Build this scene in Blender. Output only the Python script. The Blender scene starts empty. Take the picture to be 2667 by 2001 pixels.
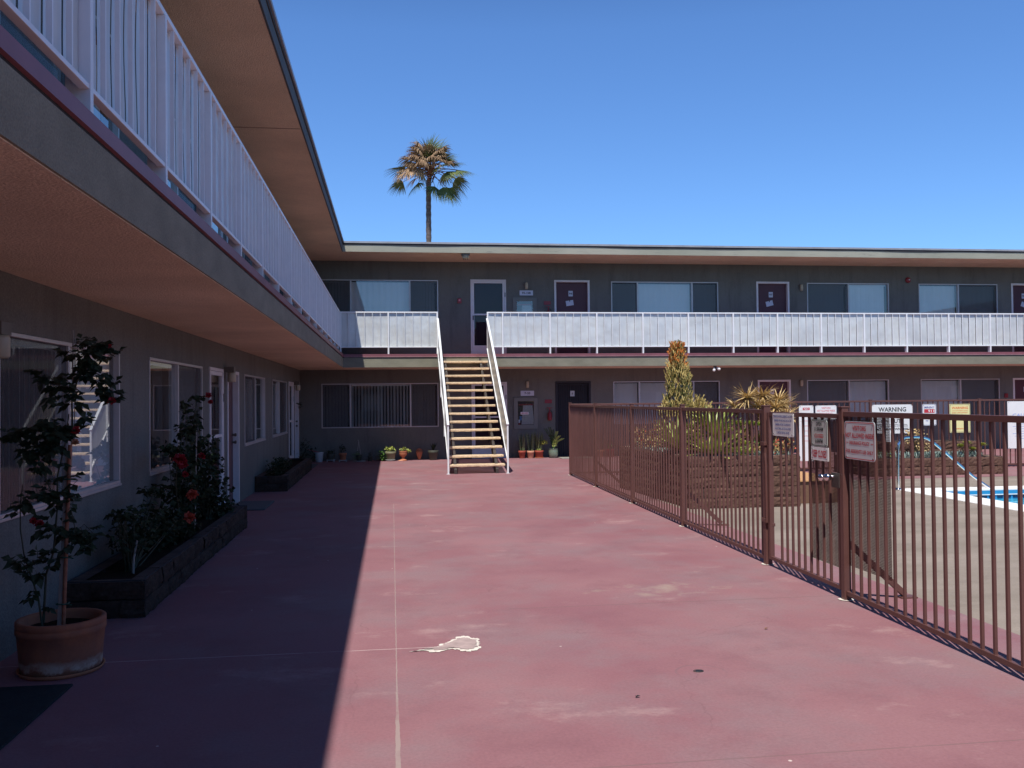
import bpy, bmesh, math, random
from mathutils import Vector, Matrix, noise as mnoise
random.seed(7)
R = math.radians
C = bpy.context.scene.collection
# ------------------------------------------------------------------ camera
F_PX, YAW, PITCH, ROLL, CAM_H = 2350.0, R(7.598), R(0.980), R(-0.587), 1.65
fw = Vector((math.sin(YAW)*math.cos(PITCH), math.cos(YAW)*math.cos(PITCH), math.sin(PITCH)))
rt0 = Vector((math.cos(YAW), -math.sin(YAW), 0)); up0 = rt0.cross(fw)
rt = rt0*math.cos(ROLL) + up0*math.sin(ROLL)
up = -rt0*math.sin(ROLL) + up0*math.cos(ROLL)
cd = bpy.data.cameras.new('camera'); cam = bpy.data.objects.new('camera', cd); C.objects.link(cam)
cam.matrix_world = Matrix(((rt.x, up.x, -fw.x, 0), (rt.y, up.y, -fw.y, 0), (rt.z, up.z, -fw.z, CAM_H), (0, 0, 0, 1)))
cd.sensor_width = 36; cd.lens = F_PX/2667*36; cd.clip_start = 0.05; cd.clip_end = 3000
bpy.context.scene.camera = cam
# ------------------------------------------------------------------ light
SUN = Vector((-0.154, -0.53, 1.0)).normalized()
EL = math.asin(SUN.z); AZ = math.atan2(SUN.x, SUN.y)
w = bpy.data.worlds.new('World'); bpy.context.scene.world = w; w.use_nodes = True
nt = w.node_tree; nt.nodes.clear()
sky = nt.nodes.new('ShaderNodeTexSky'); sky.sky_type = 'NISHITA'; sky.sun_disc = False
sky.sun_elevation = EL; sky.sun_rotation = AZ % (2*math.pi)
sky.altitude = 0; sky.air_density = 1.0; sky.dust_density = 0.25; sky.ozone_density = 3.0
bg = nt.nodes.new('ShaderNodeBackground'); bg.inputs[1].default_value = 0.08
wo = nt.nodes.new('ShaderNodeOutputWorld')
hz = nt.nodes.new('ShaderNodeMix'); hz.data_type = 'RGBA'; hz.blend_type = 'MULTIPLY'; hz.inputs[0].default_value = 1.0
hz.inputs[7].default_value = (1.08, 1.56, 2.18, 1)          # deep clear Californian blue
# the sky deepens towards the zenith
tc = nt.nodes.new('ShaderNodeTexCoord'); sx = nt.nodes.new('ShaderNodeSeparateXYZ'); nt.links.new(tc.outputs['Generated'], sx.inputs[0])
zr = nt.nodes.new('ShaderNodeValToRGB'); zr.color_ramp.elements[0].position = 0.38; zr.color_ramp.elements[0].color = (1, 1, 1, 1)
zr.color_ramp.elements[1].position = 0.72; zr.color_ramp.elements[1].color = (0.20, 0.22, 0.26, 1); nt.links.new(sx.outputs[2], zr.inputs[0])
zm = nt.nodes.new('ShaderNodeMix'); zm.data_type = 'RGBA'; zm.blend_type = 'MULTIPLY'; zm.inputs[0].default_value = 1.0
nt.links.new(sky.outputs[0], hz.inputs[6]); nt.links.new(hz.outputs[2], zm.inputs[6]); nt.links.new(zr.outputs[0], zm.inputs[7]); nt.links.new(zm.outputs[2], bg.inputs[0]); nt.links.new(bg.outputs[0], wo.inputs[0])
sl = bpy.data.lights.new('sun', 'SUN'); sl.energy = 5.0; sl.angle = R(0.5); sl.color = (1.0, 0.955, 0.89)
so = bpy.data.objects.new('sun', sl); C.objects.link(so)
so.rotation_mode = 'QUATERNION'; so.rotation_quaternion = SUN.to_track_quat('Z', 'Y'); so.location = (0, 0, 30)
sc = bpy.context.scene
sc.view_settings.view_transform = 'Standard'; sc.view_settings.look = 'None'
sc.view_settings.exposure = 0.0; sc.view_settings.gamma = 1.0
sc.render.engine = 'CYCLES'
sc.cycles.max_bounces = 10; sc.cycles.diffuse_bounces = 3; sc.cycles.transparent_max_bounces = 24

# ------------------------------------------------------------------ materials
def nodes(name):
    m = bpy.data.materials.new(name); m.use_nodes = True
    t = m.node_tree; t.nodes.clear()
    o = t.nodes.new('ShaderNodeOutputMaterial'); b = t.nodes.new('ShaderNodeBsdfPrincipled')
    t.links.new(b.outputs[0], o.inputs[0])
    return m, t, b, o
def N(t, ty, **kw):
    n = t.nodes.new(ty)
    for k, v in kw.items():
        if k in n.inputs: n.inputs[k].default_value = v
        else: setattr(n, k, v)
    return n
def noise(t, co, scale, detail=4, rough=0.55, sc3=None):
    if sc3:
        mp = N(t, 'ShaderNodeMapping'); mp.inputs['Scale'].default_value = sc3
        t.links.new(co, mp.inputs[0]); co = mp.outputs[0]
    n = N(t, 'ShaderNodeTexNoise'); n.inputs['Scale'].default_value = scale
    n.inputs['Detail'].default_value = detail; n.inputs['Roughness'].default_value = rough
    t.links.new(co, n.inputs['Vector']); return n.outputs['Fac']
def ramp(t, fac, stops, interp='LINEAR'):
    r = N(t, 'ShaderNodeValToRGB'); r.color_ramp.interpolation = interp
    e = r.color_ramp.elements
    while len(e) < len(stops): e.new(0.5)
    for i, (p, c) in enumerate(stops):
        e[i].position = p; e[i].color = (c, c, c, 1) if isinstance(c, (int, float)) else (*c, 1)
    t.links.new(fac, r.inputs[0]); return r.outputs[0]
def mix(t, fac, a, b, mode='MIX'):
    m = N(t, 'ShaderNodeMix', data_type='RGBA', blend_type=mode)
    if isinstance(fac, (int, float)): m.inputs[0].default_value = fac
    else: t.links.new(fac, m.inputs[0])
    for s, v in ((m.inputs[6], a), (m.inputs[7], b)):
        if isinstance(v, tuple): s.default_value = (*v, 1)
        else: t.links.new(v, s)
    return m.outputs[2]
def mth(t, op, a, b=None, c=None):
    m = N(t, 'ShaderNodeMath', operation=op)
    for i, v in enumerate((a, b, c)):
        if v is None: continue
        if isinstance(v, (int, float)): m.inputs[i].default_value = v
        else: t.links.new(v, m.inputs[i])
    return m.outputs[0]
def bump(t, b, h, strength, dist=0.01):
    n = N(t, 'ShaderNodeBump'); n.inputs['Strength'].default_value = strength; n.inputs['Distance'].default_value = dist
    t.links.new(h, n.inputs['Height']); t.links.new(n.outputs[0], b.inputs['Normal'])
def mat(name, col, rough=0.6, var=0.12, scale=6, metal=0, bmp=0, bscale=60, spec=0.5, col2=None, sc3=None, fine=0.0):
    m, t, b, o = nodes(name)
    b.inputs['Roughness'].default_value = rough; b.inputs['Metallic'].default_value = metal
    b.inputs['Specular IOR Level'].default_value = spec
    co = N(t, 'ShaderNodeTexCoord').outputs['Object']
    a = tuple(max(0, c*(1-var)) for c in col); c2 = col2 or tuple(min(1, c*(1+var)) for c in col)
    f = ramp(t, noise(t, co, scale, 5, 0.6, sc3), [(0.32, 0.0), (0.68, 1.0)])
    c = mix(t, f, a, c2)
    if fine:
        g = ramp(t, noise(t, co, bscale*1.5, 2), [(0.3, 1-fine), (0.7, 1+fine)])
        c = mix(t, 1.0, c, g, 'MULTIPLY')
    t.links.new(c, b.inputs['Base Color'])
    if bmp: bump(t, b, noise(t, co, bscale, 3), bmp)
    return m
M = {}
def stained(name, base, dark, light, rough, sc3, bsc, fine):
    m, t, b, o = nodes(name); co = N(t, 'ShaderNodeTexCoord').outputs['Object']
    c = mix(t, ramp(t, noise(t, co, 0.9, 6, 0.65), [(0.35, 0.0), (0.65, 1.0)]), base, light)
    st = ramp(t, noise(t, co, 1.8, 7, 0.7, sc3), [(0.50, 0.0), (0.72, 1.0)])
    c = mix(t, mth(t, 'MULTIPLY', st, 0.6), c, dark)
    g = ramp(t, noise(t, co, bsc*1.4, 2), [(0.3, 1-fine), (0.7, 1+fine)])
    t.links.new(mix(t, 1.0, c, g, 'MULTIPLY'), b.inputs['Base Color']); b.inputs['Roughness'].default_value = rough; b.inputs['Specular IOR Level'].default_value = 0.15
    bump(t, b, noise(t, co, bsc, 4, 0.7), 0.7); return m
M['stucco'] = stained('grey_stucco_wall', (0.150, 0.156, 0.144), (0.100, 0.103, 0.096), (0.178, 0.184, 0.168), 0.92, (2.2, 2.2, 0.35), 45, 0.16) if True else mat('stucco_grey', (0.185, 0.178, 0.152), 0.92, 0.10, 1.3, bmp=0.45, bscale=90, spec=0.2, fine=0.12)
M['soffit'] = mat('soffit_tan_stucco', (0.68, 0.54, 0.39), 0.95, 0.13, 0.7, bmp=0.8, bscale=70, spec=0.15, fine=0.16)
M['slabface'] = mat('slab_edge_stucco', (0.222, 0.216, 0.165), 0.9, 0.14, 2.2, bmp=0.6, bscale=70, spec=0.2, fine=0.16, sc3=(1, 1, 2))
M['redpaint'] = mat('maroon_trim_paint', (0.215, 0.082, 0.10), 0.5, 0.14, 2.0, spec=0.4)
M['pinkedge'] = mat('pale_trim_edge', (0.5, 0.33, 0.35), 0.6, 0.2, 4)  # paler strip along the trim's lower edge
M['flash'] = mat('roof_flashing', (0.34, 0.34, 0.35), 0.5, 0.15, 3, metal=0.3)
M['shadowjoint'] = mat('shadow_and_joint_dark', (0.035, 0.035, 0.04), 0.9, 0.2, 4)  # dark tone for painted shadow strips at trim and eave, also block joints
M['white'] = mat('white_enamel_paint', (0.76, 0.78, 0.80), 0.38, 0.05, 5, spec=0.5)
M['frame'] = mat('window_frame_aluminium', (0.50, 0.50, 0.50), 0.4, 0.06, 8, metal=0.35)
M['doorwhite'] = mat('white_door_frame_paint', (0.70, 0.70, 0.71), 0.45, 0.05, 4)
M['maroon'] = mat('maroon_door_paint', (0.085, 0.032, 0.045), 0.5, 0.10, 2, spec=0.4)
M['navy'] = mat('dark_security_mesh', (0.016, 0.016, 0.024), 0.6, 0.1, 4)
M['black'] = mat('black_plastic', (0.02, 0.02, 0.022), 0.5, 0.1, 4)
M['room'] = mat('dim_room_interior', (0.05, 0.05, 0.055), 0.9, 0.1, 2)
M['blind'] = mat('vertical_blind_fabric', (0.80, 0.80, 0.80), 0.8, 0.05, 2)
M['blindw'] = mat('white_curtain', (0.68, 0.68, 0.68), 0.85, 0.04, 1.5)
M['fence'] = mat('brown_fence_paint', (0.128, 0.058, 0.050), 0.42, 0.10, 3, spec=0.45, fine=0.05)
M['concrete'] = mat('pool_edge_concrete', (0.88, 0.87, 0.85), 0.7, 0.04, 3)
M['lip'] = mat('bare_concrete_chips', (0.75, 0.68, 0.60), 0.9, 0.15, 20)
M['tread'] = mat('exposed_aggregate_tread', (0.72, 0.55, 0.36), 0.85, 0.16, 18, bmp=0.9, bscale=120, fine=0.25)
M['darksteel'] = mat('dark_brown_steel', (0.045, 0.035, 0.032), 0.6, 0.15, 4)
M['greysteel'] = mat('tan_grey_steel', (0.32, 0.31, 0.27), 0.6, 0.1, 6)
M['terra'] = mat('terracotta', (0.46, 0.17, 0.085), 0.85, 0.16, 12, bmp=0.2, bscale=60)
M['terrapale'] = mat('pale_terracotta', (0.62, 0.30, 0.19), 0.85, 0.12, 12)
M['terrared'] = mat('red_clay', (0.36, 0.075, 0.045), 0.7, 0.14, 10)
M['olivepot'] = mat('olive_plastic_pot', (0.19, 0.19, 0.115), 0.6, 0.08, 8)
M['darkpot'] = mat('dark_grey_pot', (0.06, 0.065, 0.05), 0.6, 0.1, 8)
M['whitepot'] = mat('chalky_white_pot', (0.42, 0.45, 0.46), 0.7, 0.1, 8)
M['celadon'] = mat('glazed_green_pot', (0.16, 0.21, 0.16), 0.12, 0.15, 10, spec=0.8)
M['soil'] = mat('dark_soil', (0.035, 0.022, 0.015), 1.0, 0.3, 30, bmp=0.8, bscale=60, spec=0.05)
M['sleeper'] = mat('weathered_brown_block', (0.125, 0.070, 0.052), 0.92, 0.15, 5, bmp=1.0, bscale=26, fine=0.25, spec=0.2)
M['shadeblock'] = mat('shade_dark_block', (0.060, 0.042, 0.034), 0.95, 0.3, 5, bmp=1.0, bscale=26, fine=0.25, spec=0.1)  # brown block with the left wall's shade put into its colour
M['shadecap'] = mat('shade_dark_cap', (0.105, 0.080, 0.072), 0.95, 0.25, 6, bmp=0.5, bscale=40, spec=0.1)  # block cap, darkened in colour for the same shade
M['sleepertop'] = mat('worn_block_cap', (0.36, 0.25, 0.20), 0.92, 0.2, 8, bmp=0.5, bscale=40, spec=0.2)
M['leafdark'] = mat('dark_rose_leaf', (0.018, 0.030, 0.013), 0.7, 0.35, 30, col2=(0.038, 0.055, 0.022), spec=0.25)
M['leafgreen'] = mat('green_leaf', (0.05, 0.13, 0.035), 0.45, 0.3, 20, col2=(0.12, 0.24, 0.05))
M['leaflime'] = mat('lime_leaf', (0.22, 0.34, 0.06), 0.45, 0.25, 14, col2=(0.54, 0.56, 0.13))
M['snake'] = mat('banded_snake_leaf', (0.035, 0.07, 0.035), 0.4, 0.3, 16, col2=(0.20, 0.23, 0.09), sc3=(1, 1, 3))
M['agave'] = mat('agave_leaf', (0.22, 0.33, 0.08), 0.45, 0.25, 8, col2=(0.58, 0.58, 0.16))
M['yellowleaf'] = mat('yellow_aeonium', (0.50, 0.42, 0.07), 0.5, 0.3, 14, col2=(0.25, 0.33, 0.05))
M['bluefinger'] = mat('blue_chalk_succulent', (0.16, 0.25, 0.22), 0.6, 0.2, 16, col2=(0.36, 0.44, 0.38))
M['straw'] = mat('dry_golden_leaf', (0.52, 0.33, 0.12), 0.6, 0.25, 12, col2=(0.74, 0.56, 0.28))
M['strawdark'] = mat('dry_brown_stem', (0.22, 0.11, 0.045), 0.7, 0.3, 12)
M['sticky'] = mat('yellow_pencil_twig', (0.50, 0.36, 0.10), 0.5, 0.2, 14, col2=(0.72, 0.58, 0.22))
M['stickg'] = mat('green_pencil_twig', (0.10, 0.14, 0.045), 0.5, 0.3, 14, col2=(0.26, 0.27, 0.08))
M['sticko'] = mat('orange_pencil_twig', (0.62, 0.16, 0.035), 0.5, 0.25, 14, col2=(0.85, 0.33, 0.07))
M['petalred'] = mat('red_petal', (0.33, 0.006, 0.018), 0.6, 0.25, 40)
M['petalpeach'] = mat('peach_petal', (0.45, 0.20, 0.11), 0.6, 0.2, 40)
M['petalorange'] = mat('orange_red_petal', (0.55, 0.09, 0.05), 0.6, 0.25, 30)
M['cane'] = mat('rose_cane', (0.05, 0.055, 0.03), 0.7, 0.3, 20)
M['stakewood'] = mat('weathered_wood_stake', (0.34, 0.29, 0.25), 0.85, 0.2, 14, sc3=(8, 8, 1))
M['stakebrown'] = mat('rusty_brown_pole', (0.28, 0.105, 0.055), 0.6, 0.3, 30)
M['tie'] = mat('green_tie_tape', (0.02, 0.09, 0.06), 0.6, 0.1, 9)
M['trunk'] = mat('palm_trunk_bark', (0.13, 0.105, 0.095), 0.95, 0.35, 2.0, bmp=0.8, bscale=12, sc3=(1, 1, 3))
M['frond'] = mat('palm_frond_green', (0.06, 0.105, 0.035), 0.5, 0.4, 1.5, col2=(0.17, 0.21, 0.07))
M['deadfrond'] = mat('palm_frond_dead', (0.33, 0.19, 0.10), 0.8, 0.3, 1.5, col2=(0.50, 0.34, 0.20))
M['petiole'] = mat('palm_leaf_base', (0.20, 0.09, 0.055), 0.8, 0.3, 3)
M['chrome'] = mat('polished_steel', (0.72, 0.72, 0.72), 0.12, 0.02, 5, metal=1)
M['signwhite'] = mat('sign_face_white', (0.80, 0.80, 0.80), 0.45, 0.03, 3)
M['signgrey'] = mat('sign_face_silver', (0.58, 0.60, 0.63), 0.45, 0.04, 3)
M['signgreen'] = mat('sign_face_pale_grey', (0.50, 0.53, 0.50), 0.45, 0.04, 3)
M['signyellow'] = mat('sign_face_yellow', (0.80, 0.74, 0.36), 0.5, 0.03, 3)
M['inkblue'] = mat('blue_ink', (0.05, 0.07, 0.32), 0.6, 0.05, 5)
M['inkpale'] = mat('pale_blue_ink', (0.38, 0.46, 0.75), 0.6, 0.05, 5)
M['inkred'] = mat('red_ink', (0.50, 0.03, 0.05), 0.6, 0.05, 5)
M['inkpink'] = mat('faded_red_ink', (0.72, 0.22, 0.25), 0.6, 0.05, 5)
M['inkblack'] = mat('black_ink', (0.03, 0.03, 0.035), 0.6, 0.05, 5)
M['inkorange'] = mat('orange_ink', (0.75, 0.16, 0.04), 0.6, 0.05, 5)
M['plate'] = mat('pale_blue_plate', (0.56, 0.60, 0.70), 0.5, 0.03, 5)
M['redbox'] = mat('fire_red_paint', (0.24, 0.02, 0.03), 0.4, 0.08, 5)
M['lampglass'] = mat('dusty_lamp_shade', (0.46, 0.42, 0.30), 0.4, 0.06, 8)
M['lampmetal'] = mat('dull_lamp_bracket', (0.12, 0.11, 0.09), 0.5, 0.1, 8)
M['bulb'] = mat('white_bulb_glass', (0.85, 0.85, 0.82), 0.2, 0.02, 5)
M['cabinet'] = mat('grey_cabinet_paint', (0.17, 0.175, 0.155), 0.5, 0.06, 5)
M['hose'] = mat('folded_canvas_hose', (0.50, 0.50, 0.48), 0.85, 0.08, 5, sc3=(30, 1, 1))
M['mat'] = mat('grey_door_mat', (0.11, 0.115, 0.12), 0.95, 0.2, 40)
M['matblue'] = mat('dark_blue_green_mat', (0.010, 0.017, 0.020), 0.95, 0.3, 30, bmp=0.4, bscale=120)
M['ply'] = mat('orange_plywood', (0.60, 0.33, 0.15), 0.6, 0.1, 3, sc3=(1, 6, 6))
M['plybrown'] = mat('brown_painted_board', (0.16, 0.085, 0.05), 0.7, 0.15, 4)
M['toolpink'] = mat('red_plastic', (0.36, 0.05, 0.08), 0.5, 0.05, 4)
M['blueitem'] = mat('blue_plastic', (0.08, 0.22, 0.46), 0.5, 0.05, 4)
M['tile'] = mat('pool_tile_blue', (0.035, 0.27, 0.52), 0.15, 0.05, 12)
M['bag'] = mat('white_plastic', (0.62, 0.64, 0.70), 0.5, 0.05, 8)

def weathered_wood():
    m, t, b, o = nodes('weathered_fascia_wood')
    co = N(t, 'ShaderNodeTexCoord').outputs['Object']
    base = mix(t, ramp(t, noise(t, co, 0.35, 3), [(0.35, 0.0), (0.65, 1.0)]), (0.26, 0.27, 0.215), (0.38, 0.37, 0.30))
    grain = ramp(t, noise(t, co, 3.2, 6, 0.7, (1, 1, 9)), [(0.36, 0.0), (0.44, 1.0)])
    zone = ramp(t, noise(t, co, 0.23, 2), [(0.44, 0.25), (0.56, 1.0)])
    g = mth(t, 'MULTIPLY', mth(t, 'SUBTRACT', 1.0, grain), zone)
    c = mix(t, g, base, (0.15, 0.15, 0.14))
    t.links.new(c, b.inputs['Base Color']); b.inputs['Roughness'].default_value = 0.85
    bump(t, b, noise(t, co, 12, 4, 0.6, (1, 1, 8)), 0.4)
    return m
M['fascia'] = weathered_wood()

def panel_mat():
    m, t, b, o = nodes('painted_sheet_panel')
    co = N(t, 'ShaderNodeTexCoord').outputs['Object']
    c = mix(t, ramp(t, noise(t, co, 1.6, 3), [(0.35, 0.0), (0.65, 1.0)]), (0.58, 0.61, 0.62), (0.68, 0.70, 0.68))
    st = ramp(t, noise(t, co, 3.0, 5, 0.6, (4, 4, 0.6)), [(0.3, 0.90), (0.6, 1.0)])
    t.links.new(mix(t, 1.0, c, st, 'MULTIPLY'), b.inputs['Base Color'])
    b.inputs['Roughness'].default_value = 0.32; b.inputs['Metallic'].default_value = 0.15
    bump(t, b, noise(t, co, 2.3, 2, 0.5), 0.5, 0.05)
    return m
M['panel'] = panel_mat()

def ground_mat():
    m, t, b, o = nodes('worn_red_painted_concrete')
    co = N(t, 'ShaderNodeTexCoord').outputs['Object']
    sep = N(t, 'ShaderNodeSeparateXYZ'); t.links.new(co, sep.inputs[0]); X, Y = sep.outputs[0], sep.outputs[1]
    c = mix(t, ramp(t, noise(t, co, 0.55, 5, 0.6), [(0.32, 0.0), (0.68, 1.0)]), (0.275, 0.122, 0.138), (0.330, 0.172, 0.184))
    # faded grey-mauve cloudy blotches, stretched across
    bl = ramp(t, noise(t, co, 0.9, 8, 0.66), [(0.45, 0.0), (0.64, 1.0)])
    c = mix(t, mth(t, 'MULTIPLY', bl, 0.75), c, (0.275, 0.180, 0.192))
    dk = ramp(t, noise(t, co, 1.3, 9, 0.72), [(0.50, 0.0), (0.70, 1.0)])
    c = mix(t, mth(t, 'MULTIPLY', dk, 0.55), c, (0.225, 0.105, 0.120))
    lt = ramp(t, noise(t, co, 0.8, 8, 0.7, (1, 1.5, 1)), [(0.58, 0.0), (0.74, 1.0)])
    c = mix(t, mth(t, 'MULTIPLY', lt, 0.7), c, (0.50, 0.34, 0.32))
    # fine grime and paint grain
    g = ramp(t, noise(t, co, 55, 3, 0.7), [(0.3, 0.90), (0.7, 1.08)])
    c = mix(t, 1.0, c, g, 'MULTIPLY')
    cr = N(t, 'ShaderNodeTexVoronoi', feature='DISTANCE_TO_EDGE'); cr.inputs['Scale'].default_value = 0.42
    dist = N(t, 'ShaderNodeVectorMath', operation='ADD'); nz = N(t, 'ShaderNodeTexNoise'); nz.inputs['Scale'].default_value = 2.2; nz.inputs['Detail'].default_value = 6
    t.links.new(co, nz.inputs['Vector']); t.links.new(co, dist.inputs[0]); sc_ = N(t, 'ShaderNodeVectorMath', operation='SCALE'); sc_.inputs[3].default_value = 0.5
    t.links.new(nz.outputs['Color'], sc_.inputs[0]); t.links.new(sc_.outputs[0], dist.inputs[1]); t.links.new(dist.outputs[0], cr.inputs['Vector'])
    ck = mth(t, 'MULTIPLY', mth(t, 'LESS_THAN', cr.outputs['Distance'], 0.0022), ramp(t, noise(t, co, 0.7, 3), [(0.50, 0.0), (0.56, 1.0)]))
    c = mix(t, mth(t, 'MULTIPLY', ck, 0.22), c, (0.15, 0.07, 0.075))
    grit = ramp(t, noise(t, co, 120, 2, 0.8), [(0.70, 0.0), (0.76, 1.0)])
    c = mix(t, mth(t, 'MULTIPLY', grit, mth(t, 'MULTIPLY', ramp(t, noise(t, co, 0.6, 4), [(0.45, 0.0), (0.6, 1.0)]), 0.5)), c, (0.16, 0.09, 0.10))
    chip = mth(t, 'MULTIPLY', ramp(t, noise(t, co, 14, 6, 0.75), [(0.705, 0.0), (0.715, 1.0)]), ramp(t, noise(t, co, 0.9, 4), [(0.52, 0.0), (0.60, 1.0)]))
    c = mix(t, mth(t, 'MULTIPLY', chip, 0.55), c, (0.52, 0.42, 0.38))
    # white flecks
    v = N(t, 'ShaderNodeTexVoronoi'); v.inputs['Scale'].default_value = 4.5; t.links.new(co, v.inputs['Vector'])
    sepc = N(t, 'ShaderNodeSeparateColor'); t.links.new(v.outputs['Color'], sepc.inputs[0])
    thr = mth(t, 'MULTIPLY', mth(t, 'POWER', sepc.outputs[0], 5), 0.040)
    fl = mth(t, 'LESS_THAN', v.outputs['Distance'], mth(t, 'ADD', thr, 0.006))
    c = mix(t, mth(t, 'MULTIPLY', fl, 0.85), c, (0.72, 0.62, 0.56))
    # worn slab joints
    wob = mth(t, 'MULTIPLY', mth(t, 'SUBTRACT', noise(t, co, 9, 3), 0.5), 0.010)
    brk = noise(t, co, 1.7, 5, 0.7)
    def joint(axis, pos, wd, lo, hi):
        d = mth(t, 'ABSOLUTE', mth(t, 'ADD', mth(t, 'SUBTRACT', axis, pos), wob))
        on = mth(t, 'LESS_THAN', d, wd)
        return mth(t, 'MULTIPLY', on, ramp(t, brk, [(lo, 0.0), (hi, 1.0)]))
    near = mth(t, 'MULTIPLY', ramp(t, mth(t, 'ADD', mth(t, 'MULTIPLY', Y, 0.1), mth(t, 'MULTIPLY', noise(t, co, 5, 3), 0.05)), [(0.47, 1.0), (0.56, 0.0)]), 0.008)
    d = mth(t, 'ABSOLUTE', mth(t, 'ADD', mth(t, 'SUBTRACT', X, 0.016), wob))
    j1 = mth(t, 'MULTIPLY', mth(t, 'LESS_THAN', d, mth(t, 'ADD', near, 0.0035)), mth(t, 'MULTIPLY', mth(t, 'LESS_THAN', Y, 14.6), ramp(t, brk, [(0.36, 0.35), (0.5, 1.0)])))
    c = mix(t, mth(t, 'MULTIPLY', j1, 0.65), c, (0.40, 0.33, 0.29))
    left = mth(t, 'LESS_THAN', X, 0.55)
    j2 = mth(t, 'MULTIPLY', joint(Y, 6.08, 0.006, 0.36, 0.50), left)
    c = mix(t, mth(t, 'MULTIPLY', j2, 0.8), c, (0.56, 0.42, 0.40))
    right = mth(t, 'GREATER_THAN', X, 0.9)
    j3 = mth(t, 'MULTIPLY', joint(Y, 7.08, 0.007, 0.30, 0.42), right)
    c = mix(t, mth(t, 'MULTIPLY', j3, 0.7), c, (0.20, 0.12, 0.12))
    j4 = joint(Y, 3.98, 0.006, 0.35, 0.45); c = mix(t, mth(t, 'MULTIPLY', j4, 0.7), c, (0.22, 0.13, 0.13))
    j5 = joint(Y, 11.9, 0.008, 0.40, 0.52); c = mix(t, mth(t, 'MULTIPLY', j5, 0.6), c, (0.24, 0.14, 0.14))
    # greenish scuffs near the gate
    ex = mth(t, 'ADD', mth(t, 'POWER', mth(t, 'DIVIDE', mth(t, 'SUBTRACT', X, 2.3), 1.2), 2), mth(t, 'POWER', mth(t, 'DIVIDE', mth(t, 'SUBTRACT', Y, 7.6), 0.55), 2))
    em = ramp(t, mth(t, 'ADD', ex, mth(t, 'MULTIPLY', noise(t, co, 3.5, 6, 0.7), 1.6)), [(0.55, 1.0), (0.95, 0.0)])
    c = mix(t, mth(t, 'MULTIPLY', em, 0.7), c, (0.42, 0.34, 0.27))
    # old repair outline and smudge on the near right
    ex2 = mth(t, 'SQRT', mth(t, 'ADD', mth(t, 'POWER', mth(t, 'SUBTRACT', X, 1.83), 2), mth(t, 'POWER', mth(t, 'SUBTRACT', Y, 5.25), 2)))
    rg = mth(t, 'LESS_THAN', mth(t, 'ABSOLUTE', mth(t, 'SUBTRACT', mth(t, 'ADD', ex2, wob), 0.15)), 0.008)
    c = mix(t, mth(t, 'MULTIPLY', rg, mth(t, 'MULTIPLY', ramp(t, brk, [(0.4, 0.0), (0.55, 1.0)]), 0.55)), c, (0.22, 0.13, 0.14))
    # chalky run along the planters and scuffs in the shade by the wall
    t.links.new(c, b.inputs['Base Color'])
    ro = ramp(t, noise(t, co, 1.1, 4), [(0.3, 0.55), (0.7, 0.75)])
    t.links.new(ro, b.inputs['Roughness']); b.inputs['Specular IOR Level'].default_value = 0.18
    bump(t, b, noise(t, co, 40, 6, 0.65), 0.12)
    return m
M['ground'] = ground_mat()

def deck_mat():
    m, t, b, o = nodes('stained_grey_pool_deck')
    co = N(t, 'ShaderNodeTexCoord').outputs['Object']
    c = mix(t, ramp(t, noise(t, co, 0.7, 6, 0.62, (1, 1.8, 1)), [(0.34, 0.0), (0.66, 1.0)]), (0.235, 0.195, 0.158), (0.33, 0.275, 0.232))
    dk = ramp(t, noise(t, co, 2.0, 6, 0.7, (1, 2, 1)), [(0.55, 0.0), (0.72, 1.0)])
    c = mix(t, mth(t, 'MULTIPLY', dk, 0.5), c, (0.19, 0.15, 0.13))
    lt = ramp(t, noise(t, co, 3.6, 8, 0.75, (1, 3, 1)), [(0.64, 0.0), (0.74, 1.0)])
    c = mix(t, mth(t, 'MULTIPLY', lt, 0.4), c, (0.46, 0.41, 0.36))
    g = ramp(t, noise(t, co, 60, 2), [(0.3, 0.92), (0.7, 1.07)])
    t.links.new(mix(t, 1.0, c, g, 'MULTIPLY'), b.inputs['Base Color'])
    b.inputs['Roughness'].default_value = 0.8; bump(t, b, noise(t, co, 30, 4), 0.2)
    return m
M['deck'] = deck_mat()

def glass_mat(name, tint, refl=1.0, f0=0.10):
    m, t, b, o = nodes(name); t.nodes.remove(b)
    tr = N(t, 'ShaderNodeBsdfTransparent'); tr.inputs[0].default_value = (*tint, 1)
    gl = N(t, 'ShaderNodeBsdfGlossy'); gl.inputs[0].default_value = (refl, refl, refl, 1); gl.inputs['Roughness'].default_value = 0.012
    lw = N(t, 'ShaderNodeLayerWeight'); lw.inputs[0].default_value = 0.5
    pw = mth(t, 'POWER', lw.outputs['Facing'], 4.0)
    fac = mth(t, 'ADD', mth(t, 'MULTIPLY', pw, 1-f0), f0)
    co = N(t, 'ShaderNodeTexCoord').outputs['Object']
    nb = N(t, 'ShaderNodeBump'); nb.inputs['Strength'].default_value = 0.008; nb.inputs['Distance'].default_value = 0.02
    t.links.new(noise(t, co, 1.2, 1), nb.inputs['Height']); t.links.new(nb.outputs[0], gl.inputs['Normal'])
    ms = N(t, 'ShaderNodeMixShader'); t.links.new(fac, ms.inputs[0]); t.links.new(tr.outputs[0], ms.inputs[1]); t.links.new(gl.outputs[0], ms.inputs[2])
    t.links.new(ms.outputs[0], o.inputs[0]); return m
M['glass'] = glass_mat('window_glass', (0.80, 0.87, 0.88), 1.0, 0.115)
M['glassdark'] = glass_mat('storm_door_glass', (0.5, 0.52, 0.55), 1.0, 0.025)
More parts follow.
